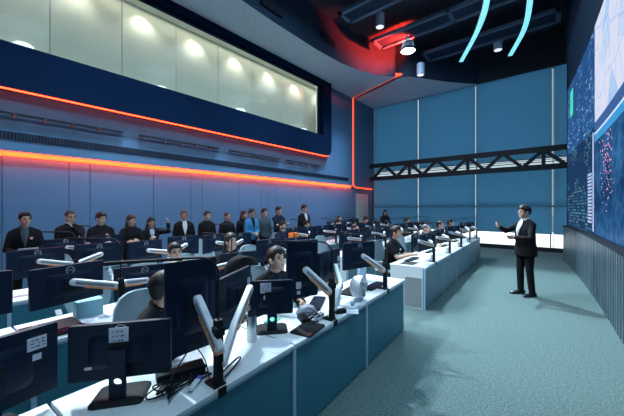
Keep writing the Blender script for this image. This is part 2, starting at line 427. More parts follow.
person('woman in black standing alone before the window blinds', -6.35, 12.6, (.6,-.8), 1.62, hair='long', hm='hairk', hy=0, RH=(.10,.22,1.0), LH=(-.10,.22,1.0), vx=.014)
# ------------------------------------------------------------------ desk rows
def fx(k, y):
    return (-1.37-.09*y if y < 4.5 else -1.44-.0735*y) - 1.53*k
def rot_of(y): return math.atan(.09 if y < 4.5 else .0735)
DZ = .71; DD = .62
ORD = ['first','second','third','fourth','fifth','sixth','seventh','eighth','ninth','tenth','eleventh']
ROWN = ['front desk row','second desk row','third desk row','back desk row']
def where(k, blk, i): return '%s %s seat, %s' % (ORD[i], 'near' if blk == 'A' else 'far', ROWN[k])
def make_desk(L, near_end, far_end, inset=False, pm='panel'):
    def mk():
        t = thing('console_desk', '', 'desk')
        m = MB(); m.b2((-DD,0.003,DZ-.028), (0,L-.003,DZ)); m.build('desktop', M['white'], t, bevel=.004)
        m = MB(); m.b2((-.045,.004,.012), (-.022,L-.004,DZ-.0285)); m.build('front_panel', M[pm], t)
        m = MB(); m.b2((-.022,-.016,.0), (-.006,.016,DZ-.03)); m.build('joint_strip', M['trim'], t)
        m = MB(); m.b2((-.021,.02,DZ-.05), (-.012,L-.02,DZ-.029)); m.build('top_rail', M['trim'], t)
        for yy, on in ((.0, near_end), (L, far_end)):
            if on:
                sg = 1 if yy == 0 else -1
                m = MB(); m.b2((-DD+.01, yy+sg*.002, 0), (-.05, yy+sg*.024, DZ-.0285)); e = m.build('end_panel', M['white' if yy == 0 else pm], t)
                if inset and yy == 0:
                    pts = [(-.36,.03),(-.07,.03),(-.07,.52)]+[(-.36+.07-.07*math.sin(a), .45+.07*math.cos(a)) for a in [i*math.pi/12 for i in range(7)]]
                    q = MB(); q.prism(pts, 'y', -.006, .002); q.build('dark_inset', M['grey'], e)
            else:
                m = MB(); m.b2((-DD+.04, yy+(.02 if yy == 0 else -.05), 0), (-DD+.07, yy+(.05 if yy == 0 else -.02), DZ-.0285)); m.build('leg', M['blackm'], t)
        return t
    return Kind(mk)
UA = [-.86, .37, 1.60, 2.83]; LA = 1.226
UB = [5.05, 6.36, 7.67, 8.98, 10.29]; LB = 1.31
dA, dAe = make_desk(LA, False, False), make_desk(LA, False, True)
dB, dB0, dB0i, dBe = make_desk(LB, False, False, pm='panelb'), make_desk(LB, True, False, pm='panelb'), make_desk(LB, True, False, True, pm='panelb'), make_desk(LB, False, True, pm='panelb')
for k in range(4):
    for i, y in enumerate(UA):
        if k == 3:
            if i == 1: dA((fx(k,.87), .87, 0), rot_of(y), 'lone white-topped console desk before the man with cropped hair', 'console desks')
            continue
        (dAe if i == 3 else dA)((fx(k,y), y, 0), rot_of(y), 'white-topped console desk with blue front, '+where(k,'A',i), 'console desks')
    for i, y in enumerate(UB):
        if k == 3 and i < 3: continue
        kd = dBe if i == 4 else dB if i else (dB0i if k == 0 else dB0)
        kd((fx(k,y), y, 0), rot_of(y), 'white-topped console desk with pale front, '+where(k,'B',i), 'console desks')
# ------------------------------------------------------------------ monitors
def text_mesh(txt, size):
    c = bpy.data.curves.new('t', 'FONT'); c.body = txt; c.size = size; c.extrude = .0008; c.align_x = 'CENTER'; c.align_y = 'CENTER'
    o = bpy.data.objects.new('t', c); COL.objects.link(o); dg = bpy.context.evaluated_depsgraph_get(); dg.update()
    me = bpy.data.meshes.new_from_object(o.evaluated_get(dg)); bpy.data.objects.remove(o)
    return me
LOGO = text_mesh('DELL', .021)
LOGO.transform(Matrix.Rotation(R(90), 4, 'Z') @ Matrix.Rotation(R(90), 4, 'X'))   # reads from +X, width along +Y
M['logo'] = mat('logo_silver', (.45,.52,.58), .35, .4)
LOGO.materials.append(M['logo'])
def rrect(w, h, r, n=5):
    P = []
    for cx, cy, a0 in ((w/2-r,h/2-r,0),(-w/2+r,h/2-r,90),(-w/2+r,-h/2+r,180),(w/2-r,-h/2+r,270)):
        P += [(cx+r*math.cos(R(a0+90*i/n)), cy+r*math.sin(R(a0+90*i/n))) for i in range(n+1)]
    return P
def make_monitor(w, h, stand=False, logo=True, zc=0.0, note=None, clip=False):
    """screen faces -X, back faces +X; origin at panel centre (arm) or on the desk (stand, panel centre at zc)"""
    def mk():
        t = thing('computer_monitor', '', 'monitor')
        m = MB()
        rings = [[Vector((x, a*sc, zc+b*sc)) for a, b in rrect(w, h, .012)] for x, sc in ((-.012,1),(.006,1),(.014,.985))]
        m.loft(rings)
        rings = [[Vector((x, a, zc+b)) for a, b in rrect(ww, hh, .03)] for x, ww, hh in ((.012, w*.62, h*.62), (.022, w*.58, h*.55), (.036, w*.34, h*.42))]
        m.loft(rings); m.build('back_cover', M['mback'], t, 35)
        m = MB(); m.prism([(a, b+zc) for a, b in rrect(w-.016, h-.02, .004)], 'x', -.0135, -.0115); m.build('screen', M['scr'], t)
        m = MB(); m.box((.042,0,zc), (.014,.11,.11)); pl = m.build('mount_plate', M['black'], t, bevel=.003)
        if logo:
            lz = zc+h*.30 if not stand else zc+h*.02+.055
            lz = zc+h*.36
            m = MB(); m.tube([(.0165, .030*math.cos(a), lz+.030*math.sin(a)) for a in [i*math.pi/12 for i in range(25)]], .0028, 6); lg = m.build('logo_ring', M['logo'], t)
            LM = LOGO.copy(); o = mkobj('logo_letters', LM, M['logo'], lg, loc=(.017, 0, lz))
        if note:
            nw, nh, ny, nz = note
            m = MB(); m.box((.041,ny,zc+nz), (.002,nw,nh)); pp = m.build('paper_note', M['paper'], t)
            rr = random.Random(int(nw*1000)); q = MB()
            for i in range(3):
                yy = -nw*.32
                while yy < nw*.3:
                    l = rr.uniform(.006,.018)
                    q.box((.0425, ny+yy+l/2, zc+nz+nh*(.28-.26*i)), (.001, l, rr.uniform(.003,.007))); yy += l+rr.uniform(.004,.012)
            q.build('handwriting', M['ink'], pp)
            m = MB(); m.box((.041,ny,zc+nz-nh*.5-.035), (.002,.034,.03)); m.build('asset_sticker', M['paper'], t)
        if clip:
            m = MB(); m.box((.046, -w*.28, zc-h*.22), (.006,.03,.012)); m.build('white_plug', M['armw'], t)
        if stand:
            # neck plate with a cable hole, then the base
            nw = .075; hb, ht = .02, zc-.02; hc = .105
            m = MB(); N = 16; outer = []; inner = []
            for i in range(N):
                a = 2*math.pi*i/N; c, s_ = math.cos(a), math.sin(a); kq = max(abs(c), abs(s_)); outer.append((c/kq*nw/2, hc+s_/kq*nw/2)); inner.append((.021*c, hc+.021*s_))
            for x in (.045,.065): m.add([(x,a,b) for a, b in outer]+[(x,a,b) for a, b in inner], [(i,(i+1)%N,N+(i+1)%N,N+i) for i in range(N)])
            m.add([(x,a,b) for x in (.045,.065) for a, b in inner], [(i,(i+1)%N,N+(i+1)%N,N+i) for i in range(N)])
            m.add([(x,a,b) for x in (.045,.065) for a, b in outer], [(i,(i+1)%N,N+(i+1)%N,N+i) for i in range(N)])
            m.b2((.045,-nw/2,hb-.01), (.065,nw/2,hc-nw/2)); m.b2((.045,-nw/2,hc+nw/2), (.065,nw/2,zc+.025)); m.build('stand_neck', M['mback'], t)
            m = MB(); m.loft([[Vector((.0+a, b, z)) for a, b in rrect(.20*sc, .25*sc, .03)] for z, sc in ((0,1),(.010,1),(.018,.9),(.022,.5))]); m.build('stand_base', M['black'], t, 35)
        return t
    return Kind(mk)
mon24 = make_monitor(.54,.325); mon27 = make_monitor(.60,.355)
monP = make_monitor(.33,.57, logo=False); monPs = make_monitor(.32,.53, logo=False, note=(.05,.06,-.06,-.14))
monS = make_monitor(.485,.29, stand=True, zc=.245, note=(.09,.09,.0,.085), clip=True)
monS0 = make_monitor(.54,.335, stand=True, zc=.245, logo=False, note=(.075,.06,.17,.10))
monS4 = make_monitor(.345,.275, stand=True, zc=.265, logo=False, note=(.085,.08,-.05,.085))
monN = make_monitor(.52,.32, logo=False, note=(.05,.05,.15,.06))
# dual monitor arm on a black clamp pole
def arm(loc, tips, label, h=.36):
    t = thing('monitor_arm', label, 'monitor arm', loc, 0, 'clamp-on monitor arms')
    m = MB(); m.box((0,0,.01+h/2), (.042,.042,h)); m.build('pole', M['blackm'], t, bevel=.004)
    m = MB(); m.box((-.03,0,.006), (.10,.075,.012)); m.box((.040,0,-.018), (.008,.05,.05)); m.build('clamp', M['blackm'], t)
    m = MB(); m.box((0,0,.01+h*.82), (.056,.056,.05)); m.build('collar', M['black'], t, bevel=.005)
    L = Vector(loc)
    for j, tip in enumerate(tips):
        segs = [Vector(p)-L for p in tip]
        for a in range(len(segs)-1):
            p, q = segs[a], segs[a+1]; d = (q-p); ln = d.length; d.normalize()
            sd = d.cross(Vector((0,0,1))).normalized(); up = sd.cross(d).normalized()
            B = Matrix(((d.x,sd.x,up.x),(d.y,sd.y,up.y),(d.z,sd.z,up.z)))
            def stad(r_, x0, x1, n=6): return [(x0-r_*math.sin(t_), r_*math.cos(t_)) for t_ in [math.pi*i/n for i in range(n+1)]]+[(x1+r_*math.sin(t_), -r_*math.cos(t_)) for t_ in [math.pi*i/n for i in range(n+1)]]
            m = MB(); m.loft([[p+B @ Vector((x_, y_, z_)) for x_, z_ in stad(r_, 0, ln)] for y_, r_ in ((-.020,.024),(-.016,.028),(.016,.028),(.020,.024))])
            o = m.build('upper_arm' if a == len(segs)-2 else 'lower_arm', M['armw'], t, 35)
            if a == len(segs)-2:
                m = MB()
                for sg in (-1, 1): m.loft([[p+B @ Vector((x_, sg*y_, z_)) for x_, z_ in stad(.012, .02, ln-.03)] for y_ in (.0195,.0215)])
                m.build('side_inlay', M['grey'], o)
                m = MB(); K = 8
                low = [(-.034*math.sin(t_), -.034*math.cos(t_)) for t_ in [math.pi/2*(1-i/K) for i in range(K+1)]]+[(ln*.72,-.034)]
                inn = [(-.018*math.sin(t_), -.018*math.cos(t_)) for t_ in [math.pi/2*(1-i/K) for i in range(K+1)]]+[(ln*.72,-.018)]
                m.loft([[p+B @ Vector((x_, y_, z_)) for x_, z_ in low+inn[::-1]] for y_ in (-.0240,.0240)])
                m.build('accent_strip', M['orange'], o)
        q = segs[-1]
        m = MB(); m.ell(q, (.026,.026,.03)); m.build('tilt_joint', M['armw'], t, 40)
    return t
def lamp(loc, ang, ln, h, label):
    t = thing('task_lamp', label, 'lamp', loc, ang, 'slim task lamps')
    r = .10; z1 = h
    pts = [(0,0,-.02),(0,0,z1-r)]+[(-r+r*math.cos(a), 0, z1-r+r*math.sin(a)) for a in [i*math.pi/12 for i in range(1,7)]]+[(-ln,0,z1)]
    m = MB(); m.tube(pts, .0065, 8); m.build('stem', M['blackm'], t, 60)
    m = MB(); m.b2((-ln-.02,-.011,z1-.009), (-ln*.35,.011,z1+.003)); m.build('light_bar', M['black'], t)
    return t
# ---- front row, near block: each monitor where the photograph shows it
A = rot_of(0)
monS0((-1.93,.08,DZ), R(16), 'dark monitor on stand with white note in its upper corner, at the lower left', 'workstation monitors')
monS((-1.80,.57,DZ), R(-36), 'dark monitor on stand with big handwritten sheet taped to its back', 'workstation monitors')
monS4((-1.845,1.67,DZ), R(-40), 'small square monitor on stand beside the steel flask', 'workstation monitors')
m2 = Vector((-1.78,.95,1.10)); m3 = Vector((-1.84,1.31,1.08)); m5 = Vector((-1.88,2.08,1.14)); m6 = Vector((-1.90,2.52,1.10)); m7 = Vector((-2.0,3.27,1.11))
monP(m2, R(0), 'tall upright monitor hiding the nearest operator, on the nearest arm', 'workstation monitors')
monN(m3, R(29), 'dark monitor turned edgeways above the steel flask', 'workstation monitors')
monPs(m5, R(-20), 'upright monitor with hanging paper tag, right of the operator in dark shirt', 'workstation monitors')
monN(m6, R(13), 'monitor with round sticker behind the upright tagged monitor', 'workstation monitors')
mon24(m7, R(-14), 'dark monitor above the white desk fan', 'workstation monitors')
def bk(c, rz, off=.07): return c+Vector((math.cos(rz), math.sin(rz), 0))*off
p1 = Vector((-1.49,.95,DZ)); p2 = Vector((fx(0,2.16)-.035,2.16,DZ)); p3 = Vector((fx(0,3.4)-.035,3.40,DZ))
arm(p1, [[Vector((-1.46,.935,.935)), bk(m2,0)+Vector((0,.0,.045))],
         [p1+Vector((0,.03,.12)), Vector((-1.60,1.14,.97)), bk(m3,R(29))+Vector((0,.05,.03))]], 'black clamp pole with two white arms, nearest on the front desk')
arm(p2, [[p2+Vector((-.01,-.03,.26)), bk(m5,R(-20))+Vector((0,0,.0))],
         [p2+Vector((0,.03,.10)), p2+Vector((-.05,.2,.26)), bk(m6,R(13))]], 'black clamp pole with two white arms beside the desk fan')
arm(p3, [[p3+Vector((-.01,-.03,.24)), bk(m7,R(-14))], ], 'black clamp pole with white arm at the aisle end of the front desk')
lamp(p1+Vector((0,0,.36)), R(62), .52, .36, 'slim black task lamp curving over the nearest operator')
lamp(p2+Vector((0,0,.36)), R(35), .50, .33, 'slim black task lamp beside the desk fan')
lamp(p3+Vector((0,0,.36)), R(20), .48, .30, 'slim black task lamp at the aisle end of the front desk')
# ---- all other stations
PA = [-.30,.95,2.18,3.40]; PB = [y+.65 for y in UB]
rng = random.Random(5)
def station(k, blk, i, y):
    w = where(k, blk, i); p = Vector((fx(k,y)-.035, y, DZ)); ca = rot_of(y); tips = []
    for j, s in enumerate((-1, 1)):
        rz = ca+R(rng.uniform(-9,5))-s*R(7)
        if blk == 'A' and y < 0 and s < 0: continue
        off = .315 if k and blk == 'A' else .325
        c = Vector((fx(k,y+s*off)-.30+rng.uniform(-.03,.03), y+s*off, (rng.uniform(1.03,1.07) if k else rng.uniform(1.03,1.10))-(.12 if k == 1 and blk == 'A' and ((i == 1 and s > 0) or i == 2) else 0)))
        kd = (mon27 if rng.random() < .25 and blk == 'B' else mon24)
        kd(c, rz, 'dark monitor on %s arm at the %s' % ('left' if s < 0 else 'right', w), 'workstation monitors')
        tips.append([p+Vector((-.01, s*.03, .31+.01*j)), bk(c, rz)+Vector((0,0,.02))])
    arm(p, tips, 'black clamp pole with white monitor arms at the '+w)
    lamp(p+Vector((0,0,.36)), R(rng.uniform(5,40)), rng.uniform(.42,.55), rng.uniform(.30,.36), 'slim black task lamp at the '+w)
for k in range(4):
    if k in (1, 2):
        for i, y in enumerate(PA): station(k, 'A', i, y)
    if k == 3: station(k, 'A', 1, 1.50)
    for i, y in enumerate(PB):
        if k < 3 or i > 2: station(k, 'B', i, y)
# ------------------------------------------------------------------ chairs
def mk_chair():
    t = thing('office_chair', '', 'chair')          # faces +X
    m = MB(); m.loft([[Vector((a, b, z)) for a, b in rrect(.48*sc, .48*sc, .09)] for z, sc in ((.42,.9),(.44,1),(.465,1),(.475,.9))]); m.build('seat', M['meshgrey'], t, 40)
    rings = []
    for z, w, x in ((.56,.36,-.24),(.66,.42,-.26),(.80,.44,-.28),(.93,.40,-.30),(1.00,.32,-.31),(1.03,.22,-.315)):
        rings.append([Vector((x-.02+ (abs(q)/ (w/2))**2*.05+th, q, z)) for th, sgn in ((0,1),(.03,-1)) for q in [sgn*(-w/2+w*i/8) for i in range(9)]])
    m = MB(); m.loft(rings); m.build('backrest', M['meshgrey'], t, 40)
    m = MB(); m.tube([(-.10,0,.42),(-.27,0,.44),(-.315,0,.60),(-.325,0,.78)], .018, 8); m.build('back_support', M['grey'], t, 50)
    for s in (-1, 1):
        m = MB(); m.tube([(-.05,s*.22,.43),(-.05,s*.27,.45),(-.05,s*.27,.62)], .014, 8); m.box((-.02,s*.27,.63), (.22,.05,.022)); m.build('armrest', M['grey'], t, 50)
    m = MB(); m.cyl((0,0,.09), (0,0,.42), .026, 12); m.build('gas_lift', M['blackm'], t, 40)
    for i in range(5):
        a = 2*math.pi*i/5+.3; c, s = math.cos(a), math.sin(a)
        m = MB(); m.tube([(0,0,.10),(c*.26,s*.26,.07)], [.024,.015], 8); l = m.build('leg', M['grey'], t)
        q = MB(); q.cyl((c*.26-s*.012, s*.26+c*.012, .028), (c*.26+s*.012, s*.26-c*.012, .028), .028, 12); q.build('castor', M['black'], l)
    return t
chair = Kind(mk_chair)
OP = .42
def seat_at(k, y, extra=0): return fx(k, y)-DD-OP+.09-extra
seats = []
for k in range(3):
    for i, y in enumerate(PA):
        if i == 0: continue
        seats.append((k, 'A', i, y, y+(.05 if k == 0 and i == 1 else 0)))
    for i, y in enumerate(PB): seats.append((k, 'B', i, y, y))
for k, blk, i, y, yy in seats:
    chair((fx(k,yy)-DD-.30, yy, 0), R(rng.uniform(-9,9)) if blk == 'A' else 0, 'grey mesh office chair with pale back at the '+where(k, blk, i), 'grey office chairs')
for i, y in enumerate(PB):
    if i in (4,): chair((fx(3,y)-DD-.30, y, 0), 0, 'grey mesh office chair with pale back at the '+where(3,'B',i), 'grey office chairs')
coat = MB(); rr = random.Random(8)
for_r = []
for z_, w_, x_ in ((.52,.50,.0),(.70,.54,.0),(.90,.52,-.015),(1.04,.46,-.02),(1.11,.34,-.02),(1.14,.16,-.02)):
    for_r.append([Vector((-.30+x_+(.115 if z_ < 1.0 else .085)*math.cos(a)*(1+rr.uniform(-.12,.12)), w_/2*math.sin(a)*(1+rr.uniform(-.06,.06)), z_)) for a in [2*math.pi*i/20 for i in range(20)]])
coat.loft(for_r); o = coat.build('black_coat', M['ck'], None, 60); o.location = (-2.56,2.14,0); tag(o, 'black coat draped over the chair left of the collared operator', 'coat')
# ------------------------------------------------------------------ seated operators
def op(k, y, label, dx=0, **kw):
    kw.setdefault('vx', .011); kw.setdefault('lean', R(10)); kw.setdefault('hy', R(5)); kw.setdefault('hp', R(-8))
    kw.setdefault('RH', (.14,.44,.78)); kw.setdefault('LH', (-.14,.44,.78))
    return person(label, fx(k,y)-DD-.30+dx, y, (1, .05), sit=True, **kw)
person('operator in black seen behind the tall upright monitor, ear to the camera', -2.36, .86, (.80,.60), H=1.66, sit=True, seat=.44, hy=R(38), hp=R(-14), hair='full', lean=R(17), RH=(.16,.40,.79), LH=(-.10,.40,.79))
person('operator in dark collared shirt looking down behind the small square monitor', -2.42, 2.16, (1,-.25), H=1.68, sit=True, lean=R(12), hy=R(8), hp=R(-12), hair='full', top='ck', RH=(.14,.42,.78), LH=(-.14,.42,.78), shirt='cn', vx=.010)
op(1, 1.74, 'operator in pale blue shirt resting low behind the second row monitors', dx=.06, H=1.66, top='clb', lean=R(18), hp=R(-5), hy=R(-12), hair='short')
op(1, 2.68, 'woman with dark wavy hair in the second row, face above a monitor', dx=.0, H=1.74, hair='bob', hp=R(-10), hy=R(-5), lean=R(14))
op(2, 5.60, 'seated man in dark blue in front of the man with folded arms', H=1.76, top='cn', hair='short', lean=R(3), hp=0)
op(2, 6.62, 'seated operator with dark hair and grey top left of the orange box', H=1.72, top='cg', hair='full', lean=R(6))
op(1, 6.72, 'operator in red top looking down in the second row', H=1.66, top='cr', hair='short', lean=R(12), hp=R(-15))
op(2, 8.3, 'operator in pale top further along the third row', H=1.72, top='clb', hair='short')
op(3, 10.94, 'operator in dark red top at the far end of the back row', H=1.76, top='cr', hair='short', lean=R(2))
op(2, 10.5, 'operator with bowed dark hair near the pale door', H=1.74, top='ck', hair='full', lean=R(4))
op(1, 10.94, 'operator seen as dark hair above the second row screens', H=1.74, top='ck', hair='full', lean=R(5))
op(0, 5.72, 'man in black short-sleeved shirt typing beside the aisle', H=1.74, sleeve='short', hair='full', hp=R(-10), hy=R(-6), RH=(.10,.46,.80), LH=(-.10,.46,.80), vx=.009, lean=R(10), badge='cw')
op(0, 7.70, 'man in navy with thin grey hair looking down in front row', H=1.70, top='cn', hair='buzz', hm='hairg', hp=R(-22), lean=R(14))
op(0, 9.30, 'man in dark blue in the front row behind the grey-haired man', H=1.72, top='cn', hair='short')
op(0, 10.7, 'operator in black at the far end of the front row', H=1.70, hair='short')
# ------------------------------------------------------------------ things on the desks
def mk_key():
    t = thing('keyboard', '', 'keyboard')
    m = MB(); m.box((0,0,.009), (.135,.43,.016)); m.build('base', M['black'], t, bevel=.004)
    m = MB()
    for r_ in range(5):
        for c in range(15): m.box((-.048+r_*.024, -.19+c*.0272, .0195), (.019,.022,.006))
    m.build('keys', M['mback'], t); return t
keyb = Kind(mk_key)
def mk_mouse(col):
    def f():
        t = thing('computer_mouse', '', 'mouse'); m = MB()
        m.loft([[Vector((-.055+.11*u_, .032*math.sin(math.pi*(.12+.76*u_))*math.cos(a), .003+max(0,math.sin(a))*.030*math.sin(math.pi*(.15+.7*u_)))) for a in [2*math.pi*i/14 for i in range(14)]] for u_ in [i/8 for i in range(9)]])
        m.build('shell', M[col], t, 60)
        q = MB(); q.box((.03,0,.030), (.018,.006,.008)); q.build('wheel', M['grey'], t); return t
    return Kind(f)
mouse = mk_mouse('black'); mouseb = mk_mouse('lblue')
def mk_pad(rim):
    def f():
        t = thing('mouse_pad', '', 'mouse pad'); m = MB(); m.prism(rrect(.25,.36,.015), 'z', 0, .003); m.build('pad', M['black'], t)
        if rim:
            m = MB(); m.tube([(a,b,.003) for a, b in rrect(.25,.36,.015)]+[(rrect(.25,.36,.015)[0][0], rrect(.25,.36,.015)[0][1], .003)], .002, 6); m.build('red_edging', M['red'], t)
        return t
    return Kind(f)
padr = mk_pad(True); pad = mk_pad(False)
def paper(loc, rz, w, h, label):
    m = MB(); 
    m.box((0,0,.001), (w,h,.0016)); q = m.build('paper_sheet', M['paper']); q.location = loc; q.rotation_euler = (0,0,rz); return tag(q, label, 'paper', 'papers on desks')
def mk_bottle(): 
    t = thing('water_bottle', '', 'bottle'); m = MB()
    m.lathe((0,0,0), [(.028,0),(.032,.006),(.032,.06),(.029,.07),(.032,.08),(.032,.13),(.025,.16),(.013,.18),(.013,.19)], 16); m.build('body', M['bottle'], t, 50)
    m = MB(); m.lathe((0,0,.19), [(.015,0),(.015,.016),(.012,.018)], 12); m.build('cap', M['lblue'], t, 40)
    m = MB(); m.lathe((0,0,.085), [(.0328,0),(.0328,.04)], 16); m.build('wrapper', M['paper'], t, 40); return t
M['bottle'] = mat('bottle_plastic', (.55,.68,.74), .15, trans=.6)
bottle = Kind(mk_bottle)
def mk_cup():
    t = thing('paper_cup', '', 'cup'); m = MB(); m.lathe((0,0,0), [(.026,0),(.036,.09),(.038,.092),(.034,.09),(.025,.006)], 18); m.build('cup', M['white'], t, 40); return t
cup = Kind(mk_cup)
# second row near block: stowed keyboards, red-edged pads and mice along its front edge
for i, y in enumerate((.50,1.55,2.75)):
    keyb((fx(1,y)-.12, y, DZ), A+R(2-3*i), ['black keyboard lying along the front edge of the second row, lower left','black keyboard stowed behind the nearest operator','black keyboard stowed behind the collared operator'][i], 'keyboards')
padr((fx(1,.45)-.37,.52,DZ), A, 'black mouse pad with red edging, left under the second row monitors', 'mouse pads')
mouseb((fx(1,.45)-.36,.43,DZ+.003), R(80), 'pale blue computer mouse lying on the red-edged pad', 'computer mice')
paper((fx(1,.9)-.25,.82,DZ), R(20), .21, .29, 'white paper behind the sheet-covered monitor on the second row')
bx = MB(); bx.box((0,0,.075), (.16,.2,.15)); o = bx.build('tissue_box', M['lblue'], bevel=.006); o.location = (fx(1,.9)-.42,.80,DZ); tag(o, 'pale blue box on the second row desk under its monitors', 'box')
for k, y in ((1,1.12),(2,1.35),(1,2.95),(2,3.0)):
    bottle((fx(k,y)-.16, y, DZ), 0, ['','clear water bottle on second row desk by the clamp pole, near end','clear water bottle on third row desk, near end'][k] if y < 2 else ['','clear water bottle near the aisle on the second row','clear water bottle near the aisle on the third row'][k], 'water bottles')
# front row near block
flask = thing('steel_flask', 'brushed steel flask standing on the front desk near the first clamp pole', 'flask', (-1.80,1.43,DZ))
m = MB(); m.lathe((0,0,0), [(.036,0),(.038,.005),(.038,.18),(.034,.195)], 24); m.build('body', M['chrome'], flask, 40)
m = MB(); m.lathe((0,0,.195), [(.030,0),(.030,.022),(.024,.026),(.012,.027),(.012,.04),(.006,.042)], 20); m.build('lid', M['black'], flask, 40)
pc = MB(); pc.box((0,0,.028), (.10,.26,.056)); o = pc.build('mini_computer', M['black'], bevel=.006); o.location = (-1.74,.86,DZ); o.rotation_euler = (0,0,R(-18)); tag(o, 'low black computer box under the tall upright monitor', 'computer')
tb = thing('tablet_case', 'flat black tablet case with small red mark by the front desk edge', 'tablet', (-1.62,1.86,DZ), R(12))
m = MB(); m.prism(rrect(.19,.27,.02), 'z', 0, .014); m.build('cover', M['black'], tb, bevel=.003)
m = MB(); m.box((.07,-.09,.0145), (.018,.03,.001)); m.build('red_mark', M['red'], tb)
gr = MB(); gr.box((0,0,.006), (.10,.15,.012)); o = gr.build('green_notebook', M['green'], bevel=.002); o.location = (-1.98,1.80,DZ); o.rotation_euler = (0,0,R(25)); tag(o, 'small green notebook right of the small square monitor', 'notebook')
for (x, y, a, l) in ((-1.60,1.50,20,'blank white sheet on the front desk beside the steel flask'),(-2.02,.92,-30,'white sheet behind the tall upright monitor'),(-1.72,2.75,15,'white sheet on the front desk left of the desk fan'),(-1.85,2.02,40,'white sheet under the tagged upright monitor')):
    paper((x,y,DZ), R(a), .15, .21, l)
pouch = thing('clear_pouch', 'crumpled clear plastic pouch behind the flat black tablet case', 'pouch', (-1.86,2.12,DZ), R(40))
m = MB(); rr = random.Random(4)
m.loft([[Vector((x*.20, sc*.075*math.cos(a)*(1+rr.uniform(-.15,.15)), max(0,.05*sc+.05*sc*math.sin(a)*(1+rr.uniform(-.2,.2))))) for a in [2*math.pi*i/10 for i in range(10)]] for x, sc in ((-.5,.3),(-.3,.9),(0,1),(.3,.85),(.5,.25))]); m.build('bag', mat('pouch_film', (.45,.5,.62), .25, trans=.3), pouch)
m = MB(); m.box((.0,0,.022), (.14,.06,.03)); m.build('contents', M['grey'], pouch)
# white desk fan seen from behind
fan = thing('desk_fan', 'round white desk fan on the front desk close to the aisle', 'fan', (-1.72,2.79,DZ), R(12))
m = MB(); m.lathe((0,0,0), [(.055,0),(.055,.012),(.03,.02),(.015,.03)], 20); m.build('base', M['armw'], fan, 40)
m = MB(); 
for r_ in (.115,.085,.055,.025):
    m.tube([(.055 if r_ > .1 else .068, r_*math.cos(a), .15+r_*math.sin(a)) for a in [i*math.pi/12 for i in range(25)]], .003, 6)
for i in range(16):
    a = i*math.pi/8; m.tube([(.07,0,.15),(.056,.115*math.cos(a),.15+.115*math.sin(a))], .002, 5)
m.build('guard', M['armw'], fan)
m = MB(); m.loft([[Vector((x, r_*math.cos(a), .15+r_*math.sin(a))) for a in [2*math.pi*i/24 for i in range(24)]] for x, r_ in ((.05,.118),(.0,.12),(-.04,.108),(-.07,.07),(-.085,.03))]); m.build('housing', M['armw'], fan, 50)
for i in range(3):
    a = i*2*math.pi/3; m = MB(); m.tube([(.06,.02*math.cos(a),.15+.02*math.sin(a)),(.062,.09*math.cos(a+.3),.15+.09*math.sin(a+.3))], [.014,.028], 8, flat=.2); m.build('blade', M['grey'], fan)
keyb((-1.99,2.42,DZ), R(30), 'black keyboard pushed aside behind the crumpled pouch', 'keyboards')
def small(name, dims, mt, loc, rz, label, cat):
    m = MB(); m.box((0,0,dims[2]/2), dims); o = m.build(name, M[mt], None, bevel=.004); o.location = loc; o.rotation_euler = (0,0,R(rz)); return tag(o, label, cat)
small('white_carton', (.09,.14,.12), 'white', (-1.98,2.70,DZ), 20, 'small white carton left of the desk fan', 'box')
small('black_hub', (.06,.16,.035), 'black', (-1.66,2.33,DZ), -30, 'small black hub among the cables by the second clamp pole', 'hub')
small('power_brick', (.07,.15,.04), 'black', (-1.78,1.98,DZ), 60, 'black power brick between pouch and tablet case', 'charger')
small('white_charger', (.05,.08,.03), 'armw', (-1.63,2.20,DZ), 15, 'white charger block by the second clamp pole', 'charger')
small('laptop', (.24,.33,.02), 'black', (-1.93,3.02,DZ), 10, 'closed black laptop right of the desk fan', 'laptop')
paper((-1.58,2.47,DZ), R(35), .10,.15, 'small white slip beside the second clamp pole')
cup((-1.80,2.52,DZ), 0, 'white paper cup behind the pale tray', 'white cups')
keyb((-1.87,3.42,DZ), R(4), 'black keyboard at the aisle end of the front desk', 'keyboards')
sp_ = MB(); sp_.box((0,0,.19), (.05,.16,.38)); o = sp_.build('upright_panel', M['trim'], bevel=.006); o.location = (-2.16,3.60,DZ); tag(o, 'slim pale upright panel at the aisle end of the front desk', 'panel')
ph = thing('tape_tray', 'pale tray with blue roll left of the desk fan', 'tray', (-1.66,2.58,DZ), R(10))
m = MB(); m.prism(rrect(.12,.16,.02), 'z', 0, .018); m.build('tray', M['armw'], ph, bevel=.003)
m = MB(); m.cyl((0,-.02,.042), (.03,-.02,.042), .024); m.build('roll', M['lblue'], ph, 40)
# cables
def cable(pts, r, label, ma='black', name='cable'):
    P = [Vector(p) for p in pts]; out = []
    for i in range(len(P)-1):
        a, b, c, d = P[max(0,i-1)], P[i], P[i+1], P[min(len(P)-1,i+2)]
        for j in range(6):
            t = j/6; out.append(.5*((2*b)+(c-a)*t+(2*a-5*b+4*c-d)*t*t+(3*b-a-3*c+d)*t**3))
    out.append(P[-1]); m = MB(); m.tube(out, r, 6); o = m.build(name, M[ma], None, 60); return tag(o, label, 'cable', 'loose cables on the desks')
z = DZ+.006
rr = random.Random(9)
cl = ['looping black cable right of the sheet-covered monitor','black cable winding past the blue plug','thin black cable crossing the desk by the nearest clamp pole','black lead coiled under the nearest white arm','black lead drooping from the tall upright monitor','black lead running to the low computer box']
for i in range(6):
    pts = [(-1.66-.04*i*.5+rr.uniform(-.03,.03), .78+.03*i+rr.uniform(-.03,.03), z+.004*i)]
    for j in range(6):
        pts.append((-1.60+rr.uniform(-.13,.08), .86+rr.uniform(-.20,.13), z+.004*i+rr.uniform(0,.02)))
    if i == 4: pts.append((-1.70,.93,.92))
    if i == 5: pts.append((-1.70,.80,DZ+.03))
    cable(pts, .0042, cl[i])
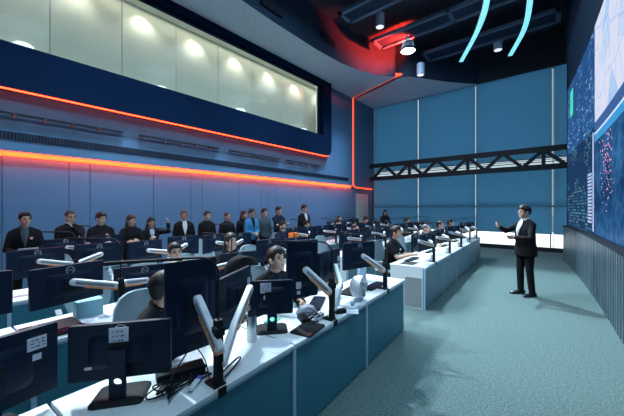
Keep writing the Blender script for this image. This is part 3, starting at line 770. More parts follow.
cable([(-1.51,.985,.76),(-1.53,1.10,.79),(-1.60,1.18,.74),(-1.56,1.08,z),(-1.53,1.02,z)], .0045, 'black cable looping from the nearest clamp pole towards the flask')
cable([(-1.74,.80,1.02),(-1.66,.88,.93),(-1.6,.93,.83),(-1.56,.94,z)], .003, 'thin cable hanging between the sheet-covered and tall monitors')
pg = thing('plug_adapter', 'white cable adapter with blue plug lying among the cables', 'adapter', (-1.57,.85,DZ+.012), R(35))
m = MB(); m.box((0,0,.008), (.03,.09,.018)); m.build('body', M['armw'], pg, bevel=.003)
m = MB(); m.box((0,.06,.008), (.026,.035,.022)); m.build('plug', M['purple'], pg, bevel=.003)
cl2 = ['black cables heaped behind the flat tablet case','grey lead looped beside the second clamp pole','black lead curling below the tagged upright monitor']
for i in range(3):
    pts = [(-1.72+rr.uniform(-.09,.07), 2.08+rr.uniform(-.13,.13), z+rr.uniform(0,.03)+.006*i) for j in range(9)]
    cable(pts, .0042, cl2[i], 'black' if i != 1 else 'armw')
# keyboards, mice and odds on the front row far block
for i, y in enumerate(PB):
    keyb((fx(0,y)-.44, y+.02, DZ), rot_of(y), 'black keyboard at the '+where(0,'B',i), 'keyboards')
    mouse((fx(0,y)-.42, y-.30, DZ), R(10), 'black computer mouse at the '+where(0,'B',i), 'computer mice')
    paper((fx(0,y)-.15, y+.40, DZ), R(10*i), .15, .21, 'white paper sheet at the '+where(0,'B',i))
    cup((fx(0,y)-.14, y+.22, DZ), 0, 'white paper cup at the '+where(0,'B',i), 'white cups')
for i, (k, y) in enumerate(((1,5.9),(1,7.3),(2,6.0),(2,7.2),(1,3.2),(2,2.2),(2,.9))):
    cup((fx(k,y)-.12, y, DZ), 0, 'white paper cup on the %s, %s' % (ROWN[k], ['aisle end of far block','middle of far block','aisle end of far block','middle of far block','aisle end of near block','middle of near block','near the photographer'][i]), 'white cups')
pad((fx(0,5.3)-.36,5.28,DZ), A, 'flat black pad at the aisle corner of the far front desk', 'mouse pads')
ob = MB(); ob.box((0,0,.055), (.15,.19,.11)); o = ob.build('cardboard_box', mat('box_orange', (.85,.22,.03), .6), bevel=.004); c = onX(290,239,-5.0); 
sh = MB(); sh.box((0,0,.145), (.16,.2,.29)); o2 = sh.build('document_stand', M['grey'], bevel=.006); o2.location = (fx(2,5.2)-.10,5.20,DZ); tag(o2, 'grey stand carrying the orange box on the third row', 'stand')
o.location = (fx(2,5.2)-.10,5.20,DZ+.29); tag(o, 'bright orange box on a stand among the third row screens', 'box')
P1h = onX(25,245,-6.92)
pp = MB(); pp.box((0,0,0), (.16,.24,.004), Matrix.Rotation(R(-25),3,'Y')); o = pp.build('paper_sheaf', M['paper']); o.location = (-6.62, P1h.y, 1.03); tag(o, 'white papers held by the man nearest along the wall', 'paper')
# ------------------------------------------------------------------ room shell
XL, YB, ZC, ZS = -8.30, 14.9, 8.6, 7.15
m = MB(); m.b2((XL-.4,-4.2,-.1), (2.0,YB+.2,0)); struct(m.build('floor', M['carpet']))
# raised-panel left wall: lower fabric panels, middle band, navy gallery box
def jY(u): return onX(u,208,XL).y
js = [-3.9,-1.2]+[jY(u) for u in (2,69,90,153.5,191,202,239,261,268,276,300,326)]+[12.85]
m = MB()
for a, b in zip(js[:-1], js[1:]): m.b2((XL-.06,a+.006,.0), (XL,b-.006,2.80))
m.b2((XL-.12,-4,0), (XL-.05,12.85,2.9), 1)
struct(m.build('wall_left', [M['wallfab'], M['groove']]))
m = MB(); m.b2((XL-.12,-4,2.80), (XL+.10,12.78,4.72)); m.b2((XL-.12,10.25,4.72), (XL+.10,12.78,ZS)); m.b2((XL-.12,13.0,2.80), (XL+.10,YB,ZS)); m.b2((XL-.12,13.0,2.60), (XL+.02,YB,2.80))
m.b2((XL-.12,12.7,2.8),(XL+.02,13.05,ZS)); 
struct(m.build('wall_left_upper', M['wallfab']))
m = MB(); m.b2((XL-.12,12.85,0), (XL,13.25,2.62)); m.b2((XL-.12,14.55,0), (XL,YB,2.62)); m.b2((XL-.12,13.25,2.45),(XL,14.55,2.62)); struct(m.build('wall_left_far', M['wallfab']))
m = MB(); m.b2((XL-.10,13.25,0), (XL-.04,14.55,2.45)); d = struct(m.build('door_1', M['doorp'])); 
m = MB(); m.b2((XL-.04,13.40,1.0), (XL+.01,13.44,1.12)); m.build('door_handle', M['chrome'], d)
# cove strips (orange LED)
m = MB(); m.b2((XL+.012,-4,2.785), (XL+.085,12.75,2.798)); m.b2((XL+.001,-4,2.705), (XL+.012,12.75,2.785), 1); m.build('cove_light_strip', [M['cove'], M['cove2']]); o = COL.objects['cove_light_strip']; tag(o, 'long orange light strip under the ledge of the left wall', 'light strip')
GX = XL+.34   # gallery box face
Z0, Z1, YW = 3.95, 7.05, 10.15
# gallery box around the window
m = MB()
r_ = .35; YE = 10.72
poly = [(-4,Z0),(YE-r_,Z0)]+[(YE-r_+r_*math.sin(a), Z0+r_-r_*math.cos(a)) for a in [i*math.pi/16 for i in range(1,9)]]+[(YE,Z0+.9),(YE,4.80),(-4,4.80)]
m.prism(poly, 'x', XL+.02, GX); m.b2((XL+.02,YW,4.80), (GX,YE,ZS)); m.b2((XL+.02,-4,7.0), (GX,YW,ZS))
struct(m.build('gallery_front', M['navy'])).name = 'wall_gallery'
m = MB(); m.tube([(GX-.06,-4,Z0-.012),(GX-.06,YE-r_,Z0-.012)]+[(GX-.06, YE-r_+(r_+.012)*math.sin(a), Z0+r_-(r_+.012)*math.cos(a)) for a in [i*math.pi/16 for i in range(1,8)]], .016, 6)
tag(m.build('edge_light_strip', M['edge']), 'thin orange light strip under the navy gallery panel', 'light strip')
# gallery recess with glass (a real room behind)
m = MB(); m.b2((XL-1.6,-4,4.72), (XL+.02,12.62,4.80)); m.b2((XL-1.6,-4,7.12), (XL+.02,12.62,7.2)); m.b2((XL-1.6,12.6,4.72), (XL+.02,12.68,7.2)); m.b2((XL-.10,10.16,4.8),(XL+.02,12.6,7.12)); m.b2((XL-1.6,-4.05,4.72), (XL+.02,-4,7.2)); struct(m.build('gallery_shell', M['cream'])).name = 'wall_gallery_shell'
GB = XL-.55
m = MB()
gs = [-4]+[onX(u,60,GB).y for u in (50,122,176,218,252,282,304)]+[12.6]
for a, b in zip(gs[:-1], gs[1:]): m.b2((GB-.05,a+.008,4.8), (GB,b-.008,7.12))
m.b2((GB-.08,-4,4.8), (GB-.04,12.6,7.12), 1); struct(m.build('gallery_back', [M['cream'], M['seam']])).name = 'wall_gallery_back'
m = MB(); m.b2((XL+.10,-4,4.80), (XL+.112,YW,7.0)); w = struct(m.build('window_1', M['glass']))
m = MB(); m.b2((XL+.04,-4,4.80), (XL+.16,YW,4.86)); m.b2((XL+.04,-4,6.92), (XL+.16,YW,7.0)); m.b2((XL+.04,YW-.07,4.86), (XL+.16,YW,6.92)); m.build('window_frame', M['navy'], w)
for i, u in enumerate((22,158,237,300)):  # glowing discs imitate reflections in the gallery glass
    c = onX(u, [50,91,112,131][i], GB)
    t = thing('reflection_disc', 'round white disc imitating a reflection in the gallery glass, %s from the left' % ORD[i], 'lamp', (GB, c.y, c.z+.02), 0, 'gallery reflection discs')
    m = MB(); m.lathe((0,0,0), [(.16,-.03),(.17,0),(.13,.035),(.05,.05)], 24); m.X = Matrix.Identity(4); b = m.build('glow_disc', M['lens'], t, 50); b.location = (.19,0,0)
    m = MB(); m.cyl((0,0,0), (.19,0,0), .02, 10); m.build('bracket', M['chrome'], t)
# track lights on the middle band
for i, (u0, v0, u1, v1, heads) in enumerate(((-8,107,123,129.5,(14,45,73,99)),(139,131.5,219,146,(165,181,196,209)),(229,147,280,156.5,(242,254,265,274)),(286,157.5,321,164,(293,301,308,316)))):
    X = XL+.19; a, b = onX(u0,v0,X), onX(u1,v1,X); zz = (a.z+b.z)/2
    zz = 3.50
    t = thing('track_light', 'black wall track with small spotlights, %s from the left' % ORD[i], 'track light', (X, a.y, zz), 0, 'wall tracks')
    m = MB(); m.b2((-.02,0,-.02), (.02,b.y-a.y,.02)); m.build('track', M['blackm'], t)
    m = MB()
    for y in (.1,(b.y-a.y)-.1): m.b2((-.09,y-.015,-.015), (-.02,y+.015,.015))
    m.build('bracket', M['blackm'], t)
    for u in heads:
        y = onX(u,130,X).y-a.y
        m = MB(); m.cyl((.0,y,-.01), (.05,y,-.07), .035, 12); s_ = m.build('spotlight_head', M['blackm'], t)
        q = MB(); q.cyl((.048,y,-.068), (.054,y,-.075), .030, 12); q.build('lens', M['gold'], s_)
# linear vent grille
m = MB(); m.b2((XL+.095,-4,3.02), (XL+.115,12.4,3.17)); v = tag(m.build('vent_grille', M['groove']), 'long dark slotted vent running along the left wall', 'vent')
m = MB(); y = -3.9; n = 0
while y < 12.4:
    m.b2((XL+.11,y,3.03), (XL+.125,y+.018,3.16)); y += .05
m.build('slats', M['navy'], v)
# back wall with blinds, windows and truss
XR = 1.4
m = MB(); m.b2((XL-.1,YB,ZS), (XR,YB+.2,ZC)); m.b2((XL-.1,YB,-.02), (XR,YB+.2,.15)); m.b2((XL-.1,YB,.15),(XL+.03,YB+.2,ZS)); m.b2((XL+.03,YB+.06,3.50),(XR,YB+.10,3.53)); m.b2((XL+.03,YB+.06,3.59),(XR,YB+.10,3.61))
struct(m.build('wall_back', M['groove']))
slits = [-8.20,-5.72,-3.14,-.47,1.4]
for i in range(4):
    a, b = slits[i], slits[i+1]
    m = MB(); m.b2((a,YB+.14,.15), (b,YB+.15,ZS)); w = struct(m.build('window_%d' % (i+2), M['glass']))
    m = MB(); m.b2((a-.012,YB+.11,.15), (a+.012,YB+.19,ZS)); m.b2((a,YB+.12,1.74), (b,YB+.19,1.80)); m.build('mullion', M['truss'], w)
    for nm, z0, z1 in (('upper',3.66,ZS),('lower',.70,3.42)):
        bl = thing('roller_blind', '%s blue roller blind, %s from the left on the window wall' % (nm, ORD[i]), 'blind', (0,0,0), 0, 'roller blinds')
        m = MB(); m.b2((a+.028,YB+.028,z0), (b-.028,YB+.034,z1)); m.build('fabric', M['blind'], bl)
        m = MB(); m.b2((a+.028,YB+.018,z0-.02), (b-.028,YB+.044,z0+.012)); m.build('bottom_bar', M['raft'], bl)
        if nm == 'lower':
            m = MB(); m.b2((a+.028,YB+.02,1.74), (b-.028,YB+.028,1.765)); m.build('hem_bar', M['raft'], bl)
m = MB(); m.b2((-.56,YB-.03,.15),(-.52,YB+.02,.72)); struct(m.build('trim_2', M['truss']))
m = MB(); m.b2((XL,YB-.05,0), (XR,YB,.15)); struct(m.build('baseboard_back', M['truss']))
m = MB(); m.b2((-30,YB+.2,-.2), (25,29,-.12)); m.b2((-60,29,-.2), (60,90,-.12), 1); struct(m.build('ground_outside', [M['outside'], M['raft']]))
# truss beam
tr = thing('roof_truss', 'black steel lattice beam across the window wall', 'truss', (0,YB-.35,0))
m = MB(); m.b2((XL+.02,-.09,3.84), (.9,.09,4.05)); m.build('top_chord', M['truss'], tr)
m = MB(); m.b2((XL+.02,-.09,3.16), (.9,.09,3.36)); m.build('bottom_chord', M['truss'], tr)
x = XL+.30; n = 0
while x < .3:
    for a, b in (((x,3.30),(x+.66,3.92)),((x+.66,3.92),(x+1.32,3.30))):
        m = MB(); ang = math.atan2(b[1]-a[1], b[0]-a[0]); L = math.hypot(b[0]-a[0], b[1]-a[1])
        m.box(((a[0]+b[0])/2,0,(a[1]+b[1])/2), (L,.11,.13), Matrix.Rotation(-ang,3,'Y')); m.build('diagonal', M['truss'], tr)
    n += 1
    if n % 2 == 0:
        m = MB(); m.b2((x+.60,-.06,3.30), (x+.72,.06,3.90)); m.build('vertical', M['truss'], tr)
    x += 1.32
# ------------------------------------------------------------------ video wall on the right
def sx(y): return .724-.0055*(y-1.04)**2
def patch(y0, y1, z0, z1, off=0.0, n=12, d=.03):
    m = MB(); ys = [y0+(y1-y0)*i/n for i in range(n+1)]
    m.loft([[Vector((sx(y)-off, y, z0)), Vector((sx(y)-off+d, y, z0)), Vector((sx(y)-off+d, y, z1)), Vector((sx(y)-off, y, z1))] for y in ys]); return m
YE_ = 12.8
m = patch(-4, YE_, 0, 1.13, -.10, 40, .6); m2_ = patch(-4, YE_, 5.5, ZC, -.02, 20, .7); m.v, m.f, m.m = m.v+m2_.v, m.f+[tuple(i+len(m.v) for i in f) for f in m2_.f], m.m+m2_.m
m3_ = patch(-4, YE_, 1.13, 5.5, -.06, 20, .6); n_ = len(m.v); m.v += m3_.v; m.f += [tuple(i+n_ for i in f) for f in m3_.f]; m.m += m3_.m
m.b2((sx(YE_)-.02,YE_,0), (.75,YE_+.12,ZC)); m.b2((.6,YE_+.1,0), (.75,YB,ZC))
struct(m.build('wall_right', M['fascia']))
# corrugated plinth
m = MB(); ys = []; y = 3.0
while y < YE_: ys.append(y); y += .022
fr = []; 
for i, y in enumerate(ys):
    c = .5+.5*math.cos(2*math.pi*(y/.17)); fr.append(sx(y)-.06-.05*min(1,max(0,c*1.8)))
vs = []; fs = []
for xx, y in zip(fr, ys): vs += [(xx,y,0),(xx,y,1.10),(xx+.09,y,1.10),(xx+.09,y,0)]
for i in range(len(ys)-1):
    for q in range(4): fs.append((4*i+q, 4*i+(q+1)%4, 4*i+4+(q+1)%4, 4*i+4+q))
m.add(vs, fs); struct(m.build('trim_3', M['rib']))
m = patch(3, YE_, 1.10, 1.135, .12, 30, .16); struct(m.build('trim_4', M['black']))
def nodes(name):
    m = bpy.data.materials.new(name); m.use_nodes = True; nt = m.node_tree; nt.nodes.clear()
    N = lambda t: nt.nodes.new('ShaderNode'+t); L = nt.links.new
    out = N('OutputMaterial'); em = N('Emission'); gl = N('BsdfGlossy'); gl.inputs['Roughness'].default_value = .25; gl.inputs['Color'].default_value = (.04,.04,.04,1); ad = N('AddShader')
    L(em.outputs[0], ad.inputs[0]); L(gl.outputs[0], ad.inputs[1]); L(ad.outputs[0], out.inputs[0])
    tc = N('TexCoord'); mp = N('Mapping'); mp.inputs['Rotation'].default_value = (0, R(-90), R(-90))
    sep = N('SeparateXYZ'); L(tc.outputs['Object'], sep.inputs[0]); cb = N('CombineXYZ'); L(sep.outputs['Y'], cb.inputs['X']); L(sep.outputs['Z'], cb.inputs['Y'])
    return m, nt, N, L, em, cb
def ramp(N, els, interp='LINEAR'):
    r = N('ValToRGB'); r.color_ramp.interpolation = interp
    while len(r.color_ramp.elements) < len(els): r.color_ramp.elements.new(.5)
    for e, (p, c) in zip(r.color_ramp.elements, els): e.position = p; e.color = (*c, 1)
    return r
# pale city map
mm, nt, N, L, em, cb = nodes('screen_pale_map')
v = N('TexVoronoi'); v.inputs['Scale'].default_value = 2.2; v.feature = 'DISTANCE_TO_EDGE'; L(cb.outputs[0], v.inputs['Vector'])
r1 = ramp(N, [(.0,(.50,.62,.90)),(.03,(.62,.72,.95)),(.06,(.74,.79,.97))]); L(v.outputs['Distance'], r1.inputs[0])
v2 = N('TexVoronoi'); v2.inputs['Scale'].default_value = 1.6; L(cb.outputs[0], v2.inputs['Vector']); sp2 = N('SeparateColor'); L(v2.outputs['Color'], sp2.inputs[0])
r2 = ramp(N, [(.0,(1,1,1)),(.72,(.80,.92,1)),(.86,(.62,.82,.98))], 'CONSTANT'); L(sp2.outputs[0], r2.inputs[0])
mx = N('MixRGB'); mx.blend_type = 'MULTIPLY'; mx.inputs[0].default_value = 1; L(r1.outputs[0], mx.inputs[1]); L(r2.outputs[0], mx.inputs[2]); L(mx.outputs[0], em.inputs['Color']); em.inputs['Strength'].default_value = .95
M['scr_map'] = mm
# dark data table: fine rows of small coloured marks
def data_mat(name, base, marks, sx_, sy_, thr, st):
    mm, nt, N, L, em, cb = nodes(name)
    mp = N('Mapping'); mp.inputs['Scale'].default_value = (sx_, sy_, 1); L(cb.outputs[0], mp.inputs[0])
    fl = N('VectorMath'); fl.operation = 'FLOOR'; L(mp.outputs[0], fl.inputs[0])
    wn = N('TexWhiteNoise'); wn.noise_dimensions = '2D'; L(fl.outputs[0], wn.inputs['Vector'])
    fr = N('VectorMath'); fr.operation = 'FRACTION'; L(mp.outputs[0], fr.inputs[0]); sp = N('SeparateXYZ'); L(fr.outputs[0], sp.inputs[0])
    g1 = N('Math'); g1.operation = 'GREATER_THAN'; g1.inputs[1].default_value = .45; L(sp.outputs['Y'], g1.inputs[0])
    g2 = N('Math'); g2.operation = 'GREATER_THAN'; g2.inputs[1].default_value = thr; L(wn.outputs['Value'], g2.inputs[0])
    no = N('TexNoise'); no.inputs['Scale'].default_value = .9; L(cb.outputs[0], no.inputs['Vector'])
    g3 = N('Math'); g3.operation = 'GREATER_THAN'; g3.inputs[1].default_value = .47; L(no.outputs['Fac'], g3.inputs[0])
    p = N('Math'); p.operation = 'MULTIPLY'; L(g1.outputs[0], p.inputs[0]); L(g2.outputs[0], p.inputs[1])
    p2 = N('Math'); p2.operation = 'MULTIPLY'; L(p.outputs[0], p2.inputs[0]); L(g3.outputs[0], p2.inputs[1])
    sc = N('SeparateColor'); L(wn.outputs['Color'], sc.inputs[0]); rc = ramp(N, marks, 'CONSTANT'); L(sc.outputs[1], rc.inputs[0])
    mx = N('MixRGB'); mx.inputs[1].default_value = (*base, 1); L(p2.outputs[0], mx.inputs[0]); L(rc.outputs[0], mx.inputs[2]); L(mx.outputs[0], em.inputs['Color']); em.inputs['Strength'].default_value = st
    return mm
M['scr_text'] = data_mat('screen_text_blue', (.022,.085,.24), [(0,(.05,.16,.40)),(.6,(.10,.28,.55)),(.93,(.35,.55,.85))], 6, 14, .55, 1)
M['scr_data'] = data_mat('screen_data_dots', (.012,.04,.115), [(0,(.04,.24,.26)),(.3,(.05,.18,.36)),(.5,(.13,.21,.34)),(.72,(.09,.08,.11)),(.82,(.04,.17,.15))], 8, 12, .5, 1)
M['scr_navy'] = screen_mat('screen_navy', (.03,.08,.27), 1.0)
M['scr_white'] = screen_mat('screen_white', (.70,.85,.98), 1.0)
M['scr_cyan'] = screen_mat('screen_cyan', (.03,.28,.62), 1.0)
M['scr_green'] = screen_mat('screen_green', (.06,.75,.45), 1.0)
M['scr_pink'] = screen_mat('screen_pink', (.85,.38,.62), 1.0)
M['scr_lav'] = screen_mat('screen_lavender', (.42,.50,.78), 1.0)
mm, nt, N, L, em, cb = nodes('screen_dark_map')
v = N('TexVoronoi'); v.inputs['Scale'].default_value = 3.2; v.feature = 'DISTANCE_TO_EDGE'; L(cb.outputs[0], v.inputs['Vector'])
r1 = ramp(N, [(.0,(.05,.17,.34)),(.03,(.025,.105,.26)),(.25,(.016,.07,.19))]); L(v.outputs['Distance'], r1.inputs[0])
no = N('TexNoise'); no.inputs['Scale'].default_value = 1.3; L(cb.outputs[0], no.inputs['Vector']); r2 = ramp(N, [(.35,(.35,.5,.6)),(.7,(1.2,1.3,1.3))]); L(no.outputs['Fac'], r2.inputs[0])
mx = N('MixRGB'); mx.blend_type = 'MULTIPLY'; mx.inputs[0].default_value = 1; L(r1.outputs[0], mx.inputs[1]); L(r2.outputs[0], mx.inputs[2]); L(mx.outputs[0], em.inputs['Color']); em.inputs['Strength'].default_value = 1.0
M['scr_dmap'] = mm
YS = 8.62
vw = thing('video_wall', 'huge curved wall of glowing blue map and data screens', 'video wall', (0,0,0))
patch(YS, YE_-.02, 3.42, 5.48).build('text_screen', M['scr_text'], vw)
patch(YS, YE_-.02, 1.15, 3.40).build('data_screen', M['scr_data'], vw)
patch(3.0, YS-.01, 3.44, 5.48).build('pale_map_screen', M['scr_map'], vw)
dm = patch(3.0, YS-.01, 1.15, 3.44).build('dark_map_screen', M['scr_dmap'], vw)
patch(3.0, YS-.01, 3.25, 3.46, .004, 12, .003).build('navy_banner', M['scr_navy'], dm)
patch(3.0, YS-.01, 3.21, 3.25, .004, 12, .003).build('white_line', M['scr_white'], dm)
patch(3.0, YS-.01, 3.06, 3.21, .004, 12, .003).build('blue_banner', M['scr_cyan'], dm)
m = MB(); rr = random.Random(3)
for i in range(18):
    zz = 5.22-.043*i; q = patch(11.75, 11.75+rr.uniform(.42,.55), zz-.018, zz+.016, .005, 2, .003); n_ = len(m.v); m.v += q.v; m.f += [tuple(a+n_ for a in f) for f in q.f]; m.m += q.m
m.build('green_text', M['scr_green'], vw)
m = MB(); 
for i in range(15):
    zz = 2.45-.075*i; q = patch(8.95, 9.45, zz-.03, zz+.018, .005, 2, .003); n_ = len(m.v); m.v += q.v; m.f += [tuple(a+n_ for a in f) for f in q.f]; m.m += q.m
m.build('white_list', M['scr_lav'], vw)
patch(8.70, 8.85, 1.2, 3.3, .005, 3, .003).build('white_margin', M['scr_lav'], vw)
m = MB()
for i in range(110):
    g = rr.random(); yy = rr.gauss(7.35,.28); zz = rr.gauss(2.55,.36); e = rr.uniform(.010,.032)
    if not (6.3 < yy < 8.5 and 1.3 < zz < 3.0): continue
    q = patch(yy, yy+e*1.4, zz, zz+e, .005, 1, .003); n_ = len(m.v); m.v += q.v; m.f += [tuple(a+n_ for a in f) for f in q.f]; m.m += q.m
dots = m.build('pink_markers', M['scr_pink'], dm); dots['kind'] = 'stuff'
# near and right closing walls, ceiling
m = MB(); m.b2((XL-.1,-4.2,0), (2.0,-4.0,ZC)); struct(m.build('wall_near', M['wallfab']))
m = MB(); m.b2((XL-.2,-4.2,ZC), (2.0,YB+.2,ZC+.1)); struct(m.build('ceiling', M['ceil']))
# soffits with curved edges
e1 = [(-6.30,-4),(-6.40,0),(-6.50,4.0),(-6.60,6.0),(-6.62,8.0),(-6.55,9.3),(-6.35,10.3),(-6.05,11.1),(-5.75,11.55),(-5.55,11.72),(-5.50,11.85),(-5.62,11.93)]
m = MB(); poly = [(XL-.1,-4)]+e1+[(XL-.1,12.86)]; m.prism(poly, 'z', ZS, ZC)
o = m.build('soffit', [M['fascia'], M['soffit'], M['redline']]); struct(o).name = 'ceiling_soffit_left'
def facemats(o, fn):
    for p in o.data.polygons: p.material_index = fn(p)
facemats(o, lambda p: 1 if p.normal.z < -.9 else 0)
e2 = [(-5.62,12.13),(-5.30,12.06),(-5.05,12.20),(-4.80,12.55),(-4.45,13.1),(-4.05,13.72),(-3.55,14.35),(-3.05,14.9)]
m = MB(); m.prism([(XL-.1,13.06)]+e2+[(XL-.1,14.9)], 'z', ZS, ZC); o = m.build('soffit2', [M['fascia'], M['soffit']]); struct(o).name = 'ceiling_soffit_far'; facemats(o, lambda p: 1 if p.normal.z < -.9 else 0)
m = MB(); m.prism([(XL-.05,12.86),(-5.62,11.93),(-5.5,11.85),(-5.3,12.06),(-5.62,12.13),(XL-.05,13.06)], 'z', ZS+.10, ZS+.16)
tag(m.build('groove_light_strip', M['redline']), 'red glowing groove between the two ceiling soffits', 'light strip')
m = MB(); m.b2((XL+.03,12.80,2.86), (XL+.045,12.98,ZS+.1)); 
tag(m.build('wall_groove_light', M['redline']), 'vertical red light line up the left wall', 'light strip')
m = MB(); m.tube([(XL+.06,12.88,2.95),(XL+.06,12.95,2.82),(XL+.06,13.15,2.74),(XL+.06,14.8,2.72)], .028, 8); tag(m.build('door_light_strip', M['redline'], None, 50), 'red light line curving over the pale door', 'light strip')
# vents in the fascia
for i, (u, v, X) in enumerate(((272,7,-6.56),(328,40,-6.58))):
    c = onX(u, v, X); t = thing('air_vent', 'black slot vent in the curved ceiling edge, %s' % ('nearer' if i == 0 else 'farther'), 'vent', (X, c.y, c.z), R(3), 'ceiling edge vents')
    m = MB(); m.b2((0,-.42,-.13), (.05,.42,.13)); m.build('frame', M['black'], t)
    m = MB()
    for q in range(5): m.b2((.05,-.39,-.10+q*.045), (.06,.39,-.085+q*.045))
    m.build('slats', M['groove'], t)
# ceiling rafts (rectangular frames)
def raft(x0, x1, y0, y1, z, label):
    t = thing('ceiling_raft', label, 'ceiling frame', ((x0+x1)/2,(y0+y1)/2,z), 0, 'ceiling frames')
    w, d = (x1-x0)/2, (y1-y0)/2; m = MB()
    m.b2((-w,-d,0), (w,-d+.12,.10)); m.b2((-w,d-.12,0), (w,d,.10)); m.b2((-w,-d,0), (-w+.12,d,.10)); m.b2((w-.12,-d,0), (w,d,.10))
    n = int((x1-x0)/2.2)
    for i in range(1, n): m.b2((-w+i*2*w/n-.06,-d,0), (-w+i*2*w/n+.06,d,.10))
    m.build('frame', M['raft'], t)
    m = MB(); m.b2((-w+.1,-d+.1,.06), (w-.1,d-.1,.08)); m.build('infill', M['fascia'], t)
    for i, (a, b) in enumerate(((-1,-1),(1,-1),(1,1),(-1,1))):
        m = MB(); m.cyl((a*w*.8,b*d*.8,.1), (a*w*.8,b*d*.8,ZC-z), .008, 6); m.build('hanger', M['blackm'], t)
raft(-5.65,-.2,7.95,8.65,7.9,'long dark ceiling frame nearest the camera')
raft(-5.65,-.2,10.05,10.85,7.9,'long dark ceiling frame behind the pendant lamp')
raft(-4.55,-.2,12.2,13.1,7.9,'long dark ceiling frame nearest the window wall')
raft(-5.65,-.2,5.8,6.5,7.9,'long dark ceiling frame overhead')
# cylinder spots
for i, (u, v, t_) in enumerate(((380,27,10.6),(420.5,75,12.3),(498,50,11.4))):
    c = onT(u, v, t_)
    t = thing('ceiling_spotlight', 'pale cylinder downlight, %s from the left under the dark ceiling' % ORD[i], 'downlight', c, 0, 'cylinder downlights')
    m = MB(); m.lathe((0,0,0), [(.14,.0),(.15,.01),(.15,.45),(.14,.46)], 24); m.build('body', M['spot'], t, 40)
    m = MB(); m.lathe((0,0,-.006), [(.125,0),(.125,.008)], 24); m.build('lens', M['lens'], t)
    m = MB(); m.cyl((0,0,.46), (0,0,ZC-c.z), .015, 8); m.build('stem', M['blackm'], t)
c = onT(408, 51, 10.7)
pd = thing('pendant_lamp', 'bright round high-bay lamp hanging in the red glow', 'lamp', c)
m = MB(); m.lathe((0,0,0), [(.25,.0),(.26,.03),(.24,.10),(.20,.16),(.18,.30),(.10,.36),(.04,.42)], 28); m.build('housing', M['black'], pd, 40)
m = MB(); m.lathe((0,0,-.02), [(.17,-.02),(.235,.02),(.235,.03)], 28); m.build('diffuser', M['lamp'], pd, 40)
m = MB(); m.cyl((0,0,.4), (0,0,ZC-c.z), .012, 8); m.build('cable', M['blackm'], pd)
m = MB(); m.tube([(0,0,.42),(-.5,-.2,ZC-c.z)], .008, 6); m.build('stay_wire', M['blackm'], pd)
# curved LED lines
def ledline(pts, label):
    P = [Vector((x, y, 7.5)) for x, y in pts]; out = []
    for i in range(len(P)-1):
        a, b, c_, d = P[max(0,i-1)], P[i], P[i+1], P[min(len(P)-1,i+2)]
        for j in range(8):
            t = j/8; out.append(.5*((2*b)+(c_-a)*t+(2*a-5*b+4*c_-d)*t*t+(3*b-a-3*c_+d)*t**3))
    out.append(P[-1]); t = thing('linear_light', label, 'light strip', out[-1], 0, 'curved ceiling lines')
    def strip(w, z0, z1):
        rings = []
        for i, p in enumerate(out):
            dd = (out[min(i+1,len(out)-1)]-out[max(i-1,0)]).normalized(); n = Vector((dd.y,-dd.x,0))*w; q = p-out[-1]
            rings.append([q-n+Vector((0,0,z0)), q+n+Vector((0,0,z0)), q+n+Vector((0,0,z1)), q-n+Vector((0,0,z1))])
        mm = MB(); mm.loft(rings); return mm
    strip(.070,.0,.02).build('diffuser', M['led'], t); strip(.08,.021,.09).build('profile', M['blackm'], t)
    for i in (0, len(out)//2, len(out)-3):
        q = out[i]-out[-1]; mm = MB(); mm.cyl(q+Vector((0,0,.09)), q+Vector((0,0,ZC-7.5)), .006, 6); mm.build('hanger', M['blackm'], t)
k_ = 5.8
def z75(u, v): p = onZ(u, v, 7.5); return (p.x, p.y)
ledline([(-1.35,7.6)]+[z75(u,v) for u, v in ((487,1),(478,30),(461,62))], 'glowing cyan curved ceiling line, the left one')
ledline([(-.62,8.3)]+[z75(u,v) for u, v in ((530,1),(524,30),(510,56))], 'glowing cyan curved ceiling line, the right one')
# ------------------------------------------------------------------ light
def area(name, loc, rot, sx_, sy_, e, col):
    l = bpy.data.lights.new(name, 'AREA'); l.shape = 'RECTANGLE'; l.size = sx_; l.size_y = sy_; l.energy = e; l.color = col
    o = bpy.data.objects.new(name, l); COL.objects.link(o); o.location = loc; o.rotation_euler = rot; return o
def spot(name, loc, target, e, col, ang=60, r=.12, blend=.5):
    l = bpy.data.lights.new(name, 'SPOT'); l.energy = e; l.color = col; l.spot_size = R(ang); l.spot_blend = blend; l.shadow_soft_size = r
    o = bpy.data.objects.new(name, l); COL.objects.link(o); o.location = loc
    o.rotation_euler = (Vector(target)-Vector(loc)).to_track_quat('-Z','Y').to_euler(); return o
for x in (-4.6,-2.2):
    for y in (1.5,6.0,10.5):
        area('ceiling_fill_light', (x,y,7.85), (0,0,0), 1.2, 1.2, 62, (.42,.74,1))  # area fill added for general brightness, not actual ceiling panels
# downlights over the desks on the soffit side: hard light falling towards the screens
for y, e_ in ((.6,2300),(3.6,2300),(6.6,1150),(9.8,1150)):
    spot('soffit_spotlight', (-6.2,y,7.05), (-1.0,y+.4,0), e_, (.82,.94,1), 72, .07)
spot('aisle_spotlight', (-4.0,9.3,7.3), (-.6,7.2,0), 3600, (.75,.95,1), 50, .06)
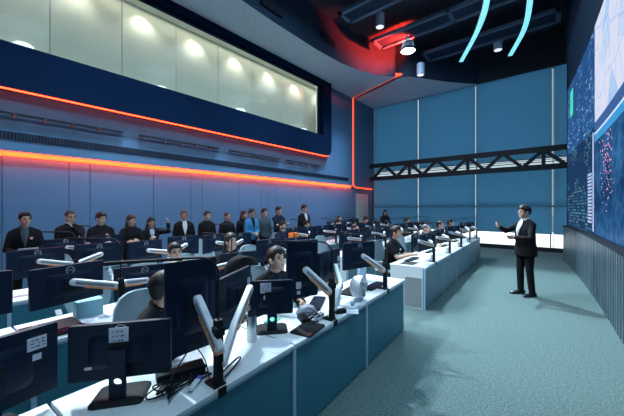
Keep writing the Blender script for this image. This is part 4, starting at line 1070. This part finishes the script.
# fill spots added over the aisle to brighten the desk fronts
for y, e_ in ((.4,520),(3.4,520),(8.6,420)):
    spot('desk_fill_spot', (.3,y,7.4), (-2.6,y+.9,.8), e_, (.62,.88,1), 55, .25)
# front fill added to brighten the people along the wall
for y in (1.2, 4.2, 7.2, 10.2):
    spot('guest_fill_spot', (-3.6,y-.8,7.4), (-7.1,y,1.3), 420, (1,.93,.86), 58, .08)
# fill lights added under the soffit edge to lift the left wall
for y in (-1.5, 2.5, 6.5, 10.5):
    w_ = area('wall_fill_light', (-6.7,y,7.1), (0,R(17),0), .25, 3.6, 55, (.42,.70,1)); w_.data.spread = R(46)
# orange tape inside the cove, shining on the wall panels under the ledge
area('cove_tape_light', (XL+.085,4.4,2.765), (0,R(65),0), .02, 16.6, 190, (1,.055,.018))
# gallery downlights
for i in range(10):
    spot('gallery_downlight', (GB+.28,-1.2+i*1.5,7.08), (GB+.16,-1.2+i*1.5,4.8), 42, (1,.95,.82), 110, .05, .8)
area('gallery_ceiling_light', (GB+.30,4.2,7.09), (0,0,0), .3, 16, 62, (1,.93,.76))
# red glow round the soffit gap
def point(name, loc, e, col, r=.1):
    l = bpy.data.lights.new(name, 'POINT'); l.energy = e; l.color = col; l.shadow_soft_size = r
    o = bpy.data.objects.new(name, l); COL.objects.link(o); o.location = loc
spot('red_glow_light', (-4.25,10.9,7.4), (-5.6,10.9,8.35), 3000, (1,.03,.015), 105, .1, .9)
point('red_corner_point', (-7.75,14.3,2.62), 9, (1,.08,.06), .08)  # bare red point light by the door top, no lamp modelled
sn = bpy.data.lights.new('sun','SUN'); sn.energy = 8; sn.angle = R(2); so = bpy.data.objects.new('sun', sn); COL.objects.link(so); so.rotation_euler = (R(12),R(42),0); so.location = (0,20,20)
w = bpy.data.worlds.new('world'); SC.world = w; w.use_nodes = True
w.node_tree.nodes['Background'].inputs[0].default_value = (.78,.92,1,1); w.node_tree.nodes['Background'].inputs[1].default_value = .8
vs_ = SC.view_settings; vs_.view_transform = 'Standard'; vs_.look = 'None'; vs_.exposure = 0; vs_.gamma = 1; vs_.use_curve_mapping = False
SC.cycles.max_bounces = 6
